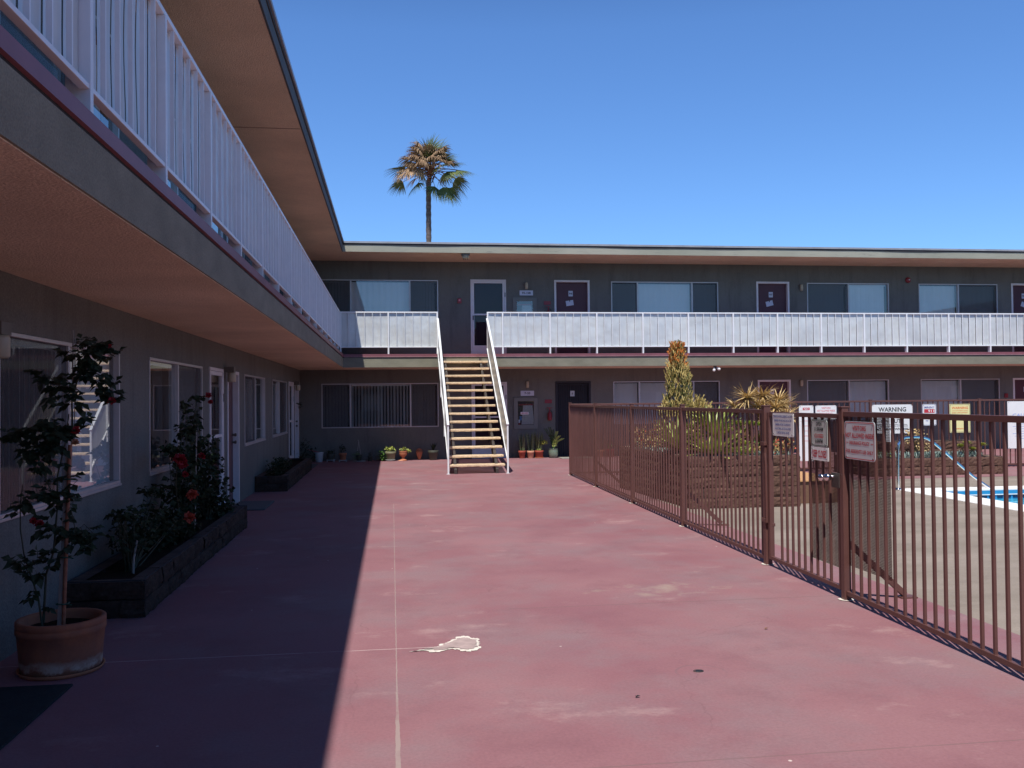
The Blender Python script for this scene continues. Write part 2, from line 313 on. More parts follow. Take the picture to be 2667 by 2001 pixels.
def screen_mat():
    m, t, b, o = nodes('insect_screen')
    b.inputs['Base Color'].default_value = (0.055, 0.06, 0.065, 1); b.inputs['Roughness'].default_value = 0.8
    tr = N(t, 'ShaderNodeBsdfTransparent'); ms = N(t, 'ShaderNodeMixShader'); ms.inputs[0].default_value = 0.62
    t.links.new(tr.outputs[0], ms.inputs[1]); t.links.new(b.outputs[0], ms.inputs[2]); t.links.new(ms.outputs[0], o.inputs[0]); return m
M['screen'] = screen_mat()
def water_mat():
    m, t, b, o = nodes('pool_water')
    co = N(t, 'ShaderNodeTexCoord').outputs['Object']
    b.inputs['Base Color'].default_value = (0.03, 0.36, 0.62, 1); b.inputs['Roughness'].default_value = 0.03
    b.inputs['IOR'].default_value = 1.33
    c = mix(t, ramp(t, noise(t, co, 6, 3), [(0.35, 0.0), (0.65, 1.0)]), (0.04, 0.40, 0.62), (0.10, 0.55, 0.76))
    t.links.new(c, b.inputs['Base Color']); bump(t, b, noise(t, co, 7, 3), 0.35, 0.03); return m
M['water'] = water_mat()

# ------------------------------------------------------------------ mesh helpers
ORG = {}      # world origin of every part, so that sub-parts can be built in world coordinates
class MB:
    def __init__(s, tf=None): s.v = []; s.f = []; s.mi = []; s.sm = []; s.tf = tf
    def add(s, vs, fs, mi=0, smooth=False):
        o = len(s.v)
        for p in vs: s.v.append(tuple(s.tf(*p)) if s.tf else tuple(p))
        for f in fs: s.f.append(tuple(i+o for i in f)); s.mi.append(mi); s.sm.append(smooth)
    def box(s, x0, x1, y0, y1, z0, z1, mi=0):
        s.add([(x0,y0,z0),(x1,y0,z0),(x1,y1,z0),(x0,y1,z0),(x0,y0,z1),(x1,y0,z1),(x1,y1,z1),(x0,y1,z1)],
              [(0,3,2,1),(4,5,6,7),(0,1,5,4),(1,2,6,5),(2,3,7,6),(3,0,4,7)], mi)
    def bar(s, a, b, w, h, mi=0, upv=(0,0,1)):
        a, b = Vector(a), Vector(b); d = (b-a).normalized(); u = Vector(upv)
        sd = d.cross(u)
        if sd.length < 1e-4: sd = d.cross(Vector((1,0,0)))
        sd.normalize(); u = sd.cross(d); vs = []
        for p in (a, b):
            for i, j in ((-1,-1),(1,-1),(1,1),(-1,1)): vs.append(p + sd*(i*w/2) + u*(j*h/2))
        s.add(vs, [(0,3,2,1),(4,5,6,7),(0,1,5,4),(1,2,6,5),(2,3,7,6),(3,0,4,7)], mi)
    def tube(s, pts, r, n=8, mi=0, cap=True):
        pts = [Vector(p) for p in pts]; m = len(pts); rs = r if isinstance(r, (list, tuple)) else [r]*m
        vs = []; prev = None
        for i, p in enumerate(pts):
            d = (pts[min(i+1, m-1)] - pts[max(i-1, 0)]).normalized()
            if prev is None:
                a = d.cross(Vector((0,0,1)))
                if a.length < 0.05: a = d.cross(Vector((1,0,0)))
            else: a = prev - d*prev.dot(d)
            a.normalize(); prev = a; b = d.cross(a)
            for k in range(n):
                t = 2*math.pi*k/n; vs.append(p + a*(math.cos(t)*rs[i]) + b*(math.sin(t)*rs[i]))
        fs = [(i*n+k, i*n+(k+1)%n, (i+1)*n+(k+1)%n, (i+1)*n+k) for i in range(m-1) for k in range(n)]
        s.add(vs, fs, mi, True)
        if cap: s.add(vs[:n], [tuple(range(n))], mi); s.add(vs[-n:], [tuple(range(n))], mi)
    def lathe(s, prof, c=(0,0,0), n=24, mi=0, sx=1.0, sy=1.0):
        vs = []; m = len(prof)
        for r, z in prof:
            for k in range(n):
                t = 2*math.pi*k/n; vs.append((c[0]+r*math.cos(t)*sx, c[1]+r*math.sin(t)*sy, c[2]+z))
        fs = [(i*n+k, i*n+(k+1)%n, (i+1)*n+(k+1)%n, (i+1)*n+k) for i in range(m-1) for k in range(n)]
        s.add(vs, fs, mi, True)
    def disc(s, r, c, n=20, mi=0):
        s.add([(c[0]+r*math.cos(2*math.pi*k/n), c[1]+r*math.sin(2*math.pi*k/n), c[2]) for k in range(n)], [tuple(range(n))], mi)
    def leaf(s, p, d, up, L, W, mi=0, droop=0.0, fold=0.15):
        p, d, up = Vector(p), Vector(d).normalized(), Vector(up)
        sd = d.cross(up)
        if sd.length < 1e-3: sd = Vector((1,0,0))
        sd.normalize(); nn = sd.cross(d)
        dr = Vector((0,0,-droop*L))
        a = p; b = p + d*(L*0.45) + sd*(W/2) + nn*(fold*W) + dr*0.3; c = p + d*(L*0.45) - sd*(W/2) + nn*(fold*W) + dr*0.3
        m_ = p + d*(L*0.5) + dr*0.3; e = p + d*L + dr
        s.add([a, b, e, c, m_], [(0,1,4),(1,2,4),(0,4,3),(4,2,3)], mi)
    def blade(s, p, d, L, W, mi=0, droop=0.0, seg=4, thick=0.0, side=None, tip=0.08, mid=1.0):
        """tapering strap leaf bending downwards"""
        p, d = Vector(p), Vector(d).normalized()
        sd = Vector(side) if side else d.cross(Vector((0,0,1)))
        if sd.length < 1e-3: sd = Vector((1,0,0))
        sd.normalize(); vs = []; q = p.copy(); dd = d.copy()
        for i in range(seg+1):
            t = i/seg; w_ = W*((1-t)**0.6*mid + tip) if t > 0 else W*0.75
            nn = sd.cross(dd).normalized()
            vs += [q - sd*w_/2, q - nn*(w_*0.18+thick), q + sd*w_/2]
            q = q + dd*(L/seg); dd = (dd + Vector((0,0,-droop/seg))).normalized()
        fs = []
        for i in range(seg):
            o = i*3; fs += [(o,o+1,o+4,o+3),(o+1,o+2,o+5,o+4)]
        s.add(vs, fs, mi, True)
    def build(s, name, mats, parent=None, recalc=True, bev=0.0, loc=None):
        me = bpy.data.meshes.new(name)
        vs = s.v
        off = ORG.get(parent.name, Vector(parent.location)) if parent is not None else Vector((0,0,0))
        me.from_pydata([tuple(Vector(v)-off) for v in vs], [], s.f)
        for m_ in (mats if isinstance(mats, (list, tuple)) else [mats]): me.materials.append(m_)
        me.polygons.foreach_set('material_index', s.mi); me.polygons.foreach_set('use_smooth', s.sm)
        if recalc:
            bm = bmesh.new(); bm.from_mesh(me); bmesh.ops.recalc_face_normals(bm, faces=bm.faces); bm.to_mesh(me); bm.free()
        me.update(); o = bpy.data.objects.new(name, me); C.objects.link(o)
        if parent is not None: o.parent = parent; ORG[o.name] = off
        if bev:
            b_ = o.modifiers.new('bevel', 'BEVEL'); b_.width = bev; b_.segments = 2; b_.limit_method = 'ANGLE'
        return o
def tag(o, label=None, cat=None, group=None, kind=None):
    if label: o['label'] = label
    if cat: o['category'] = cat
    if group: o['group'] = group
    if kind: o['kind'] = kind
    return o
def thing(name, loc, label, cat, group=None):
    o = bpy.data.objects.new(name, None); o.location = loc; o.empty_display_size = 0.2; C.objects.link(o)
    return tag(o, label, cat, group)
def box(name, dims, m, parent=None, bev=0, tf=None):
    b = MB(tf); b.box(*dims); return b.build(name, m, parent, bev=bev)

FONT_CACHE = {}
def text_verts(s):
    if s in FONT_CACHE: return FONT_CACHE[s]
    cu = bpy.data.curves.new('txt', 'FONT'); cu.body = s; cu.resolution_u = 2; cu.offset = 0.022
    o = bpy.data.objects.new('txt', cu); C.objects.link(o)
    bpy.context.view_layer.update()
    me = bpy.data.meshes.new_from_object(o.evaluated_get(bpy.context.evaluated_depsgraph_get()))
    vs = [v.co.copy() for v in me.vertices]; fs = [tuple(p.vertices) for p in me.polygons]
    bpy.data.objects.remove(o); bpy.data.curves.remove(cu); bpy.data.meshes.remove(me)
    x0 = min(v.x for v in vs); x1 = max(v.x for v in vs); y0 = min(v.y for v in vs); y1 = max(v.y for v in vs)
    vs = [((v.x-x0)/(x1-x0), (v.y-y0)/(y1-y0)) for v in vs]
    FONT_CACHE[s] = (vs, fs); return vs, fs
def put_text(mb, s, cx, cz, wd, ht, P, mi=0):
    vs, fs = text_verts(s)
    mb.add([P(cx + (a-0.5)*wd, cz + (b-0.5)*ht) for a, b in vs], fs, mi)

# wall frames: u along wall, w outward from the wall, z up
YW, XW = 25.40, -2.504
KF = YW/25.07           # the far wall plane; openings were measured on a plane at 25.07
FAR = lambda u, w_, z: (u*KF, YW - w_, CAM_H + (z-CAM_H)*KF)
LEFT = lambda u, w_, z: (XW + w_, u, z)

# ------------------------------------------------------------------ setting
g = MB(); g.add([(-400,-400,-0.06),(400,-400,-0.06),(400,400,-0.06),(-400,400,-0.06)], [(0,1,2,3)])
# hole free big ground lies just below the paved yard; the pool basin reaches below it only inside its shell
def ring_ground():
    b = MB(); X0, X1, Y0, Y1 = 9.3, 16.5, 5.0, 14.52
    o = 500; z = -0.02
    b.add([(-o,-o,z),(o,-o,z),(o,Y0,z),(-o,Y0,z)], [(0,1,2,3)])
    b.add([(-o,Y1,z),(o,Y1,z),(o,o,z),(-o,o,z)], [(0,1,2,3)])
    b.add([(-o,Y0,z),(X0,Y0,z),(X0,Y1,z),(-o,Y1,z)], [(0,1,2,3)])
    b.add([(X1,Y0,z),(o,Y0,z),(o,Y1,z),(X1,Y1,z)], [(0,1,2,3)])
    return b
tag(ring_ground().build('ground', mat('dusty_ground', (0.24, 0.20, 0.16), 0.95, 0.2, 0.2), recalc=False), kind='structure')
pv = MB(); z = 0.0
pv.add([(-2.6,-17,z),(4.25,-17,z),(4.25,25.6,z),(-2.6,25.6,z)], [(0,1,2,3)])
pv.add([(4.25,16.75,z),(34,16.75,z),(34,25.6,z),(4.25,25.6,z)], [(0,1,2,3)])
tag(pv.build('courtyard_pavement', M['ground'], recalc=False), kind='structure')
dk = MB(); z = -0.004; xe = 4.24
for (a, b_, c_, d_) in ((xe, 9.3, -14, 16.76), (9.3, 16.5, -14, 5.0), (9.3, 16.5, 14.52, 16.76), (16.5, 34, -14, 16.76)):
    dk.add([(a,c_,z),(b_,c_,z),(b_,d_,z),(a,d_,z)], [(0,1,2,3)])
tag(dk.build('pool_deck', M['deck'], recalc=False), kind='structure')
# chipped patch of bare concrete on the red floor
outer = [(0.10,5.985),(0.21,6.032),(0.27,6.06),(0.307,6.13),(0.345,6.15),(0.373,6.189),(0.41,6.25),(0.44,6.30),(0.472,6.319),(0.51,6.30),(0.545,6.255),(0.586,6.235),(0.572,6.16),(0.58,6.11),(0.56,6.06),(0.575,5.99),(0.547,5.952),(0.50,5.925),(0.45,5.935),(0.42,5.985),(0.375,6.0),(0.345,5.985),(0.31,5.955),(0.273,5.940),(0.235,5.955),(0.20,5.99)]
def jag(poly, amt, sub=4):
    out = []
    for i, p in enumerate(poly):
        q = poly[(i+1) % len(poly)]
        for k in range(sub):
            t_ = k/sub; out.append((p[0]+(q[0]-p[0])*t_+random.uniform(-amt,amt), p[1]+(q[1]-p[1])*t_+random.uniform(-amt,amt)))
    return out
pb = MB(); j = jag(outer, 0.010); pb.add([(a, b_, 0.004) for a, b_ in j], [tuple(range(len(j)))])
cx_, cy_ = 0.46, 6.10
jin = [(a + (cx_-a)*0.17 + random.uniform(-.010,.010), b_ + (cy_-b_)*0.26 + random.uniform(-.004,.004)) for a, b_ in j]
po = pb.build('bare_concrete_patch', M['lip'], recalc=False); tag(po, kind='structure')
pb = MB(); pb.add([(a, b_, 0.0075) for a, b_ in jin], [tuple(range(len(jin)))])
pc = pb.build('bare_concrete_patch_centre', mat('scuffed_grey_concrete', (0.42, 0.315, 0.30), 0.9, 0.16, 14), recalc=False); tag(pc, kind='structure')
# small metal drain
t_ = thing('floor_drain', (1.82, 5.27, 0), 'small dark oval hole of a broken drain in the sunlit red floor', 'drain')
b = MB(); b.add([(1.82+0.026*math.cos(a_)*random.uniform(.7,1.25), 5.275+0.020*math.sin(a_)*random.uniform(.7,1.2), 0.004) for a_ in [k*math.pi/8 for k in range(16)]], [tuple(range(16))]); b.build('drain_hole', M['black'], t_, recalc=False)
b = MB(); b.lathe([(0.032,0.0),(0.031,0.004),(0.027,0.004),(0.026,0.0)], (1.82,5.275,0), 20, sy=0.8); b.build('drain_rim', M['darksteel'], t_)

# pool: coping, basin, tile band, water
cp = MB(); zt = 0.012
cp.box(8.76, 9.3, 4.6, 14.88, -0.10, zt); cp.box(9.3, 16.9, 14.52, 14.88, -0.10, zt-0.002); cp.box(9.3, 16.9, 4.6, 5.0, -0.10, zt-0.002); cp.box(16.5, 16.9, 5.0, 14.52, -0.10, zt-0.004)
pool = thing('swimming_pool', (9.3, 10, 0), 'blue swimming pool with a wide bright white concrete rim', 'swimming pool')
cp.build('pool_coping', M['concrete'], pool, bev=0.01)
bs = MB()
bs.add([(9.305,5.005,-1.2),(16.495,5.005,-1.2),(16.495,14.515,-1.2),(9.305,14.515,-1.2),(9.305,5.005,-0.02),(16.495,5.005,-0.02),(16.495,14.515,-0.02),(9.305,14.515,-0.02)],
       [(0,1,2,3),(0,1,5,4),(1,2,6,5),(2,3,7,6),(3,0,4,7)])
bs.build('pool_basin', M['tile'], pool, recalc=False)
tb = MB(); tb.box(9.31, 16.48, 14.500, 14.512, -0.10, -0.085, 0)
x = 9.4
while x < 16.3:
    tb.box(x, x+0.105, 14.503, 14.512, -0.150, -0.105, 1); x += 0.15
tb.build('tile_band', [M['concrete'], mat('navy_pool_tile', (0.01, 0.03, 0.08), 0.2)], pool)
wt = MB(); wt.add([(9.306,5.006,-0.17),(16.494,5.006,-0.17),(16.494,14.514,-0.17),(9.306,14.514,-0.17)], [(0,1,2,3)])
wt.build('pool_water', M['water'], pool, recalc=False)
hr = thing('pool_handrail', (8.77, 14.78, 0), 'curved polished steel handrail leading down into the blue pool', 'handrail')
b = MB(); pts = [(8.765,14.784,0),(8.772,14.784,0.70),(8.79,14.784,0.80),(8.84,14.784,0.875),(8.92,14.784,0.912),(9.085,14.784,0.918),(9.24,14.784,0.912),(9.33,14.784,0.885),(9.42,14.784,0.835),(9.60,14.784,0.690),(10.18,14.784,0.21)]
# runs diagonally down past the rim into the water
pts += [(10.75,14.60,-0.25),(10.95,14.50,-0.42)]
b.tube(pts, 0.024, 12); b.build('rail_tube', M['chrome'], hr)
b = MB(); b.lathe([(0.0,0.025),(0.03,0.025),(0.055,0.010),(0.058,0.0)], (8.765,14.784,0.012), 20); b.build('base_flange', M['chrome'], hr)

# ------------------------------------------------------------------ apartment building
ap = thing('apartment_building', (0, 25, 0), 'two-storey grey stucco apartment block wrapping the courtyard on two sides', 'building')
UP = 2.855; SILL_, HEAD_ = 0.915, 2.13
FU0, FU1 = XW, 30.0       # far wall
LU0, LU1 = -12.0, YW      # left wall
SX, SY = -1.246, 23.81    # slab / roof edges
far_win_up = [(-1.90,1.30,(-1.095,0.515)), (6.222,9.395,(6.996,8.612)), (12.113,14.677,(13.405,)), (15.629,18.187,(16.912,))]
far_win_lo = [(-1.90,1.285,(-1.123,0.514)), (6.248,9.401,(7.015,8.623)), (12.067,14.631,(13.38,)), (15.645,18.201,(16.933,))]
left_win = [(6.16,8.765,(7.46,)), (9.80,12.44,(11.11,)), (15.93,18.43,(17.18,)), (19.59,22.20,(20.81,)), (-0.6,2.0,(0.7,)), (-4.2,-1.6,(-2.9,))]
far_doors = [(2.20,3.20), (4.575,5.595), (10.552,11.562), (18.64,19.65)]
left_doors = [(4.75,5.72), (12.92,13.92), (14.28,15.31), (22.62,23.62), (23.98,24.95), (2.45,3.45)]
def wall(u0, u1, z0, z1, holes, tf, m, name, thick=0.15):
    b = MB(tf)
    us = sorted({u0, u1, *[h[0] for h in holes], *[h[1] for h in holes]})
    zs = sorted({z0, z1, *[h[2] for h in holes], *[h[3] for h in holes]})
    for i in range(len(us)-1):
        for k in range(len(zs)-1):
            cu, cz = (us[i]+us[i+1])/2, (zs[k]+zs[k+1])/2
            if any(h[0] < cu < h[1] and h[2] < cz < h[3] for h in holes): continue
            b.add([(us[i],0,zs[k]),(us[i+1],0,zs[k]),(us[i+1],0,zs[k+1]),(us[i],0,zs[k+1])], [(0,1,2,3)])
    for (a, c_, e, f) in holes:
        b.add([(a,0,e),(c_,0,e),(c_,0,f),(a,0,f),(a,-thick,e),(c_,-thick,e),(c_,-thick,f),(a,-thick,f)], [(0,4,5,1),(1,5,6,2),(2,6,7,3),(3,7,4,0)])
    return b.build(name, m, ap, recalc=False)
SILL, HEAD, DH = 0.915, 2.13, 2.145
for tf, a, c_, wins_l, wins_u, doors in ((FAR, FU0, FU1, far_win_lo, far_win_up, far_doors), (LEFT, LU0, LU1, left_win, left_win, left_doors)):
    hl = [(q[0], q[1], SILL, HEAD) for q in wins_l] + [(q[0], q[1], -0.01, DH) for q in doors]
    hu = [(q[0], q[1], SILL+UP, HEAD+UP) for q in wins_u] + [(q[0], q[1], UP+0.005, DH+UP) for q in doors]
    wall(a, c_, -0.01, 2.53, hl, tf, M['stucco'], 'lower_wall')
    wall(a, c_, 2.80, 5.55, hu, tf, M['stucco'], 'upper_wall')
# solid body behind the walls, floor slab and roof
body = MB(); body.box(-11.0, XW-0.75, -12, 33, -0.02, 5.53); body.box(XW-0.75, 30, YW+0.75, 33, -0.02, 5.53)
body.build('outer_wall', M['stucco'], ap)
def lshape(b, xe, ye, z0, z1, mi=0):
    """L-shaped plate with outer courtyard edge at x=xe (left wing) and y=ye (far wing)"""
    P = [(-11.2,-12.3),(xe,-12.3),(xe,ye),(30.3,ye),(30.3,33.2),(-11.2,33.2)]; n = len(P)
    b.add([(p[0],p[1],z0) for p in P]+[(p[0],p[1],z1) for p in P], [(0,1,2,5),(2,3,4,5),(6,7,8,11),(8,9,10,11)]+[(i,(i+1)%n,(i+1)%n+n,i+n) for i in range(n)], mi)
b = MB(); lshape(b, SX+0.0, SY-0.0, 2.525, 2.772); b.build('walkway_slab', M['slabface'], ap)
b = MB(); lshape(b, SX-0.012, SY+0.012, 2.519, 2.524); b.build('lower_soffit', M['soffit'], ap)
b = MB(); lshape(b, SX-0.012, SY+0.012, 2.772, 2.796); b.build('shadow_gap', M['shadowjoint'], ap)  # dark inset paints the shadow under the red trim
b = MB(); lshape(b, SX+0.012, SY-0.022, 2.796, 2.868); b.build('walkway_edge_trim', M['redpaint'], ap)
b = MB(); b.box(SX+0.026, 30.3, SY-0.026, SY-0.022, 2.790, 2.7975); b.build('trim_lip', M['pinkedge'], ap)
b = MB(); lshape(b, SX-0.01, SY+0.01, 2.868, 2.871); b.build('walkway_floor', M['redpaint'], ap)
b = MB(); lshape(b, SX-0.01, SY+0.01, 5.548, 5.735); b.build('roof_slab', M['soffit'], ap)
b = MB(); lshape(b, SX+0.045, SY-0.045, 5.768, 5.818); b.build('roof_edge_flashing', M['flash'], ap)
b = MB(); lshape(b, SX-0.02, SY+0.02, 5.735, 5.768); b.build('roof_shadow_band', M['shadowjoint'], ap)  # dark band paints the shadow below the flashing
# wavy fascia boards
def fascia(p0, p1, n, outv, m, name):
    b = MB(); p0, p1, outv = Vector(p0), Vector(p1), Vector(outv)
    for i in range(n):
        a = p0.lerp(p1, i/n); c_ = p0.lerp(p1, (i+1)/n)
        sag = lambda q: 0.012*math.sin(q.x*0.9+q.y*0.7)+0.008*math.sin(q.x*2.3+1+q.y*1.9)
        for mi_, z0, z1, o_ in ((0, 5.545, 5.742, 0.022), (1, 5.728, 5.768, 0.036)):  # second strip is dark, painting the flashing's shadow
            vs = []
            for q in (a, c_):
                s_ = sag(q)
                for zz, oo in ((z0, 0.0), (z0, o_), (z1, o_), (z1, 0.0)):
                    z_ = zz + (s_ if (mi_ == 1 and zz == z0) else 0)
                    vs.append((q.x+outv.x*oo, q.y+outv.y*oo, z_))
            b.add(vs, [(0,1,5,4),(1,2,6,5),(2,3,7,6),(3,0,4,7)], mi_)
    return b.build(name, m, ap, recalc=False)
fascia((SX-0.01, SY+0.01, 0), (30, SY+0.01, 0), 160, (0,-1,0), [M['fascia'], M['shadowjoint']], 'fascia_board')
fascia((SX-0.01, -12.3, 0), (SX-0.01, SY+0.01, 0), 120, (1,0,0), [mat('unlit_dark_fascia', (0.075, 0.085, 0.095), 0.8, 0.15, 1.5), M['shadowjoint']], 'fascia_board')  # left fascia: its unlit side is painted in as a darker colour
b = MB(); b.box(XW, SX-0.02, 13.10, 13.13, 5.545, 5.5475); b.build('soffit_joint', mat('soffit_crack', (0.30, 0.20, 0.15), 0.9), ap)

# opposite wing, seen in window reflections; unseen right wing added to block sky light
for k_, (tf_, u0_, u1_) in enumerate(((lambda u, w_, z: (u, -17.0 + w_, z), -11.0, 28.0), (lambda u, w_, z: (28.0 - w_, u, z), -17.0, YW))):
    b = MB(tf_); b.box(u0_, u1_, -8, 0, -0.02, 5.53); b.build('outer_wall', M['stucco'], ap)
    b = MB(tf_); b.box(u0_, u1_, 0.0, 1.50, 2.525, 2.757); b.build('walkway_slab', M['slabface'], ap)
    b = MB(tf_); b.box(u0_, u1_, 0.0, 1.52, 2.757, 2.868); b.build('walkway_edge_trim', M['redpaint'], ap)
    b = MB(tf_); b.box(u0_-0.2, u1_, -8.2, 1.50, 5.548, 5.81); b.build('roof_slab', M['fascia'], ap)
    b = MB(tf_); b.box(u0_, u1_, 1.41, 1.43, 3.06, 3.95, 0); b.build('walkway_parapet', M['panel'], ap)
    b = MB(tf_); u = u0_+2.0
    while u < u1_-4:
        for z_ in (0.0, UP):
            b.box(u, u+2.6, 0.0, 0.02, z_+SILL_, z_+HEAD_, 0); b.box(u+0.05, u+1.27, 0.02, 0.024, z_+SILL_+0.04, z_+HEAD_-0.04, 1); b.box(u+1.33, u+2.55, 0.02, 0.024, z_+SILL_+0.04, z_+HEAD_-0.04, 2); b.box(u+3.2, u+4.1, 0.0, 0.02, z_+0.02, z_+2.12, 3)
        u += 5.6
    b.build('windows_and_doors', [M['frame'], M['room'], M['blindw'], M['maroon']], ap)

# windows ------------------------------------------------------------
def blinds(parent, a, c_, z0, z1, tf, closed=0.5, m='blind', seed=0, pitch=0.085, w_=-0.16):
    rnd = random.Random(seed); b = MB(tf); u = a+0.03; th0 = closed
    while u < c_-0.03:
        th = th0 + rnd.uniform(-0.10, 0.10); hw = 0.045; dx = hw*math.cos(th); dy = hw*math.sin(th)
        cv = 0.006
        b.add([(u-dx,w_-dy,z0),(u,w_+cv,z0),(u+dx,w_+dy,z0),(u-dx,w_-dy,z1),(u,w_+cv,z1),(u+dx,w_+dy,z1)], [(0,1,4,3),(1,2,5,4)], 0, True)
        u += pitch
    b.box(a+0.01, c_-0.01, w_-0.03, w_+0.03, z1, z1+0.04)
    return b.build('blinds', M[m], parent, recalc=False)
def curtain(parent, a, c_, z0, z1, tf, m='blindw', w_=-0.15, amp=0.008, k=0.16):
    b = MB(tf); n = max(6, int((c_-a)/0.03)); vs = []
    for i in range(n+1):
        u = a+(c_-a)*i/n; q = w_+amp*math.sin(u*2*math.pi/k)+amp*0.5*math.sin(u*37)
        vs += [(u,q,z0),(u,q,z1)]
    b.add(vs, [(2*i,2*i+2,2*i+3,2*i+1) for i in range(n)], 0, True)
    return b.build('curtain', M[m], parent, recalc=False)
def window(a, c_, z0, z1, muls, tf, panes, seed=0, sill=False, label=None):
    """panes: one entry per pane, letters: s insect screen, b blinds, c curtain, o open blinds, w white curtain"""
    b = MB(tf); f = 0.028
    b.box(a, c_, -0.045, 0.012, z1-f, z1); b.box(a, c_, -0.045, 0.012, z0, z0+f)
    b.box(a, a+f, -0.045, 0.010, z0+f, z1-f); b.box(c_-f, c_, -0.045, 0.010, z0+f, z1-f)
    for m_ in muls: b.box(m_-0.022, m_+0.022, -0.050, 0.004, z0+f, z1-f)
    win = b.build('window', M['frame'], ap, bev=0.003)
    if label: win['label'] = label
    ed = [a+f, *muls, c_-f]
    for i, kind in enumerate(panes):
        l, r_ = ed[i]+(0.022 if i else 0), ed[i+1]-(0.022 if i < len(panes)-1 else 0)
        p = MB(tf); p.add([(l,-0.035,z0+f),(r_,-0.035,z0+f),(r_,-0.035,z1-f),(l,-0.035,z1-f)], [(0,1,2,3)])
        p.build('pane', M['glass'], win, recalc=False)
        if 's' in kind:
            q = MB(tf); q.add([(l,-0.012,z0+f),(r_,-0.012,z0+f),(r_,-0.012,z1-f),(l,-0.012,z1-f)], [(0,1,2,3)])
            q.build('insect_screen', M['screen'], win, recalc=False)
        sd = seed*10+i
        if 'b' in kind: blinds(win, l, r_, z0+0.02, z1-0.07, tf, 0.45 if tf is FAR else 0.30, 'blind', sd, w_=-0.16 if tf is FAR else -0.095)
        if 'o' in kind: blinds(win, l, r_, z0+0.02, z1-0.07, tf, 0.95 if tf is FAR else -0.5, 'blind', sd, 0.088, w_=-0.14 if tf is FAR else -0.095)
        if 'c' in kind: curtain(win, l, r_, z0+0.02, z1-0.05, tf, 'blind')
        if 'w' in kind: curtain(win, l, r_, z0+0.02, z1-0.05, tf, 'blindw', amp=0.004)
    rm = MB(tf); A, B_ = a-0.05, c_+0.05
    rm.add([(A,-0.151,z0-0.1),(B_,-0.151,z0-0.1),(B_,-0.151,z1+0.1),(A,-0.151,z1+0.1),(A,-0.72,z0-0.1),(B_,-0.72,z0-0.1),(B_,-0.72,z1+0.1),(A,-0.72,z1+0.1)],
           [(4,5,6,7),(0,1,5,4),(1,2,6,5),(2,3,7,6),(3,0,4,7)])
    rm.build('room_recess', M['room'], win, recalc=False)
    if sill:
        s_ = MB(tf); s_.box(a-0.01, c_+0.01, 0.0, 0.022, z0-0.022, z0); s_.build('sill', M['frame'], win, bev=0.004)
    return win
pl_lo = [('sb','o','sb'), ('w','w','sw'), ('sc','w'), ('w','sb')]
pl_up = [('sb','w','sb'), ('sw','w','sw'), ('sb','b'), ('w','sw')]
for i, q in enumerate(far_win_lo): window(q[0], q[1], SILL, HEAD, q[2], FAR, pl_lo[i], i)
for i, q in enumerate(far_win_up): window(q[0], q[1], SILL+UP, HEAD+UP, q[2], FAR, pl_up[i], 20+i)
ll = [('so','b'), ('o','sb'), ('sc','w'), ('w','sc'), ('b','sb'), ('b','sb')]
for i, q in enumerate(left_win): window(q[0], q[1], SILL, HEAD, q[2], LEFT, ll[i], 40+i, sill=True)
lu = [('sb','w'), ('w','sb'), ('sb','w'), ('w','sb'), ('sb','w'), ('sb','w')]
for i, q in enumerate(left_win): window(q[0], q[1], SILL+UP, HEAD+UP, q[2], LEFT, lu[i], 60+i)

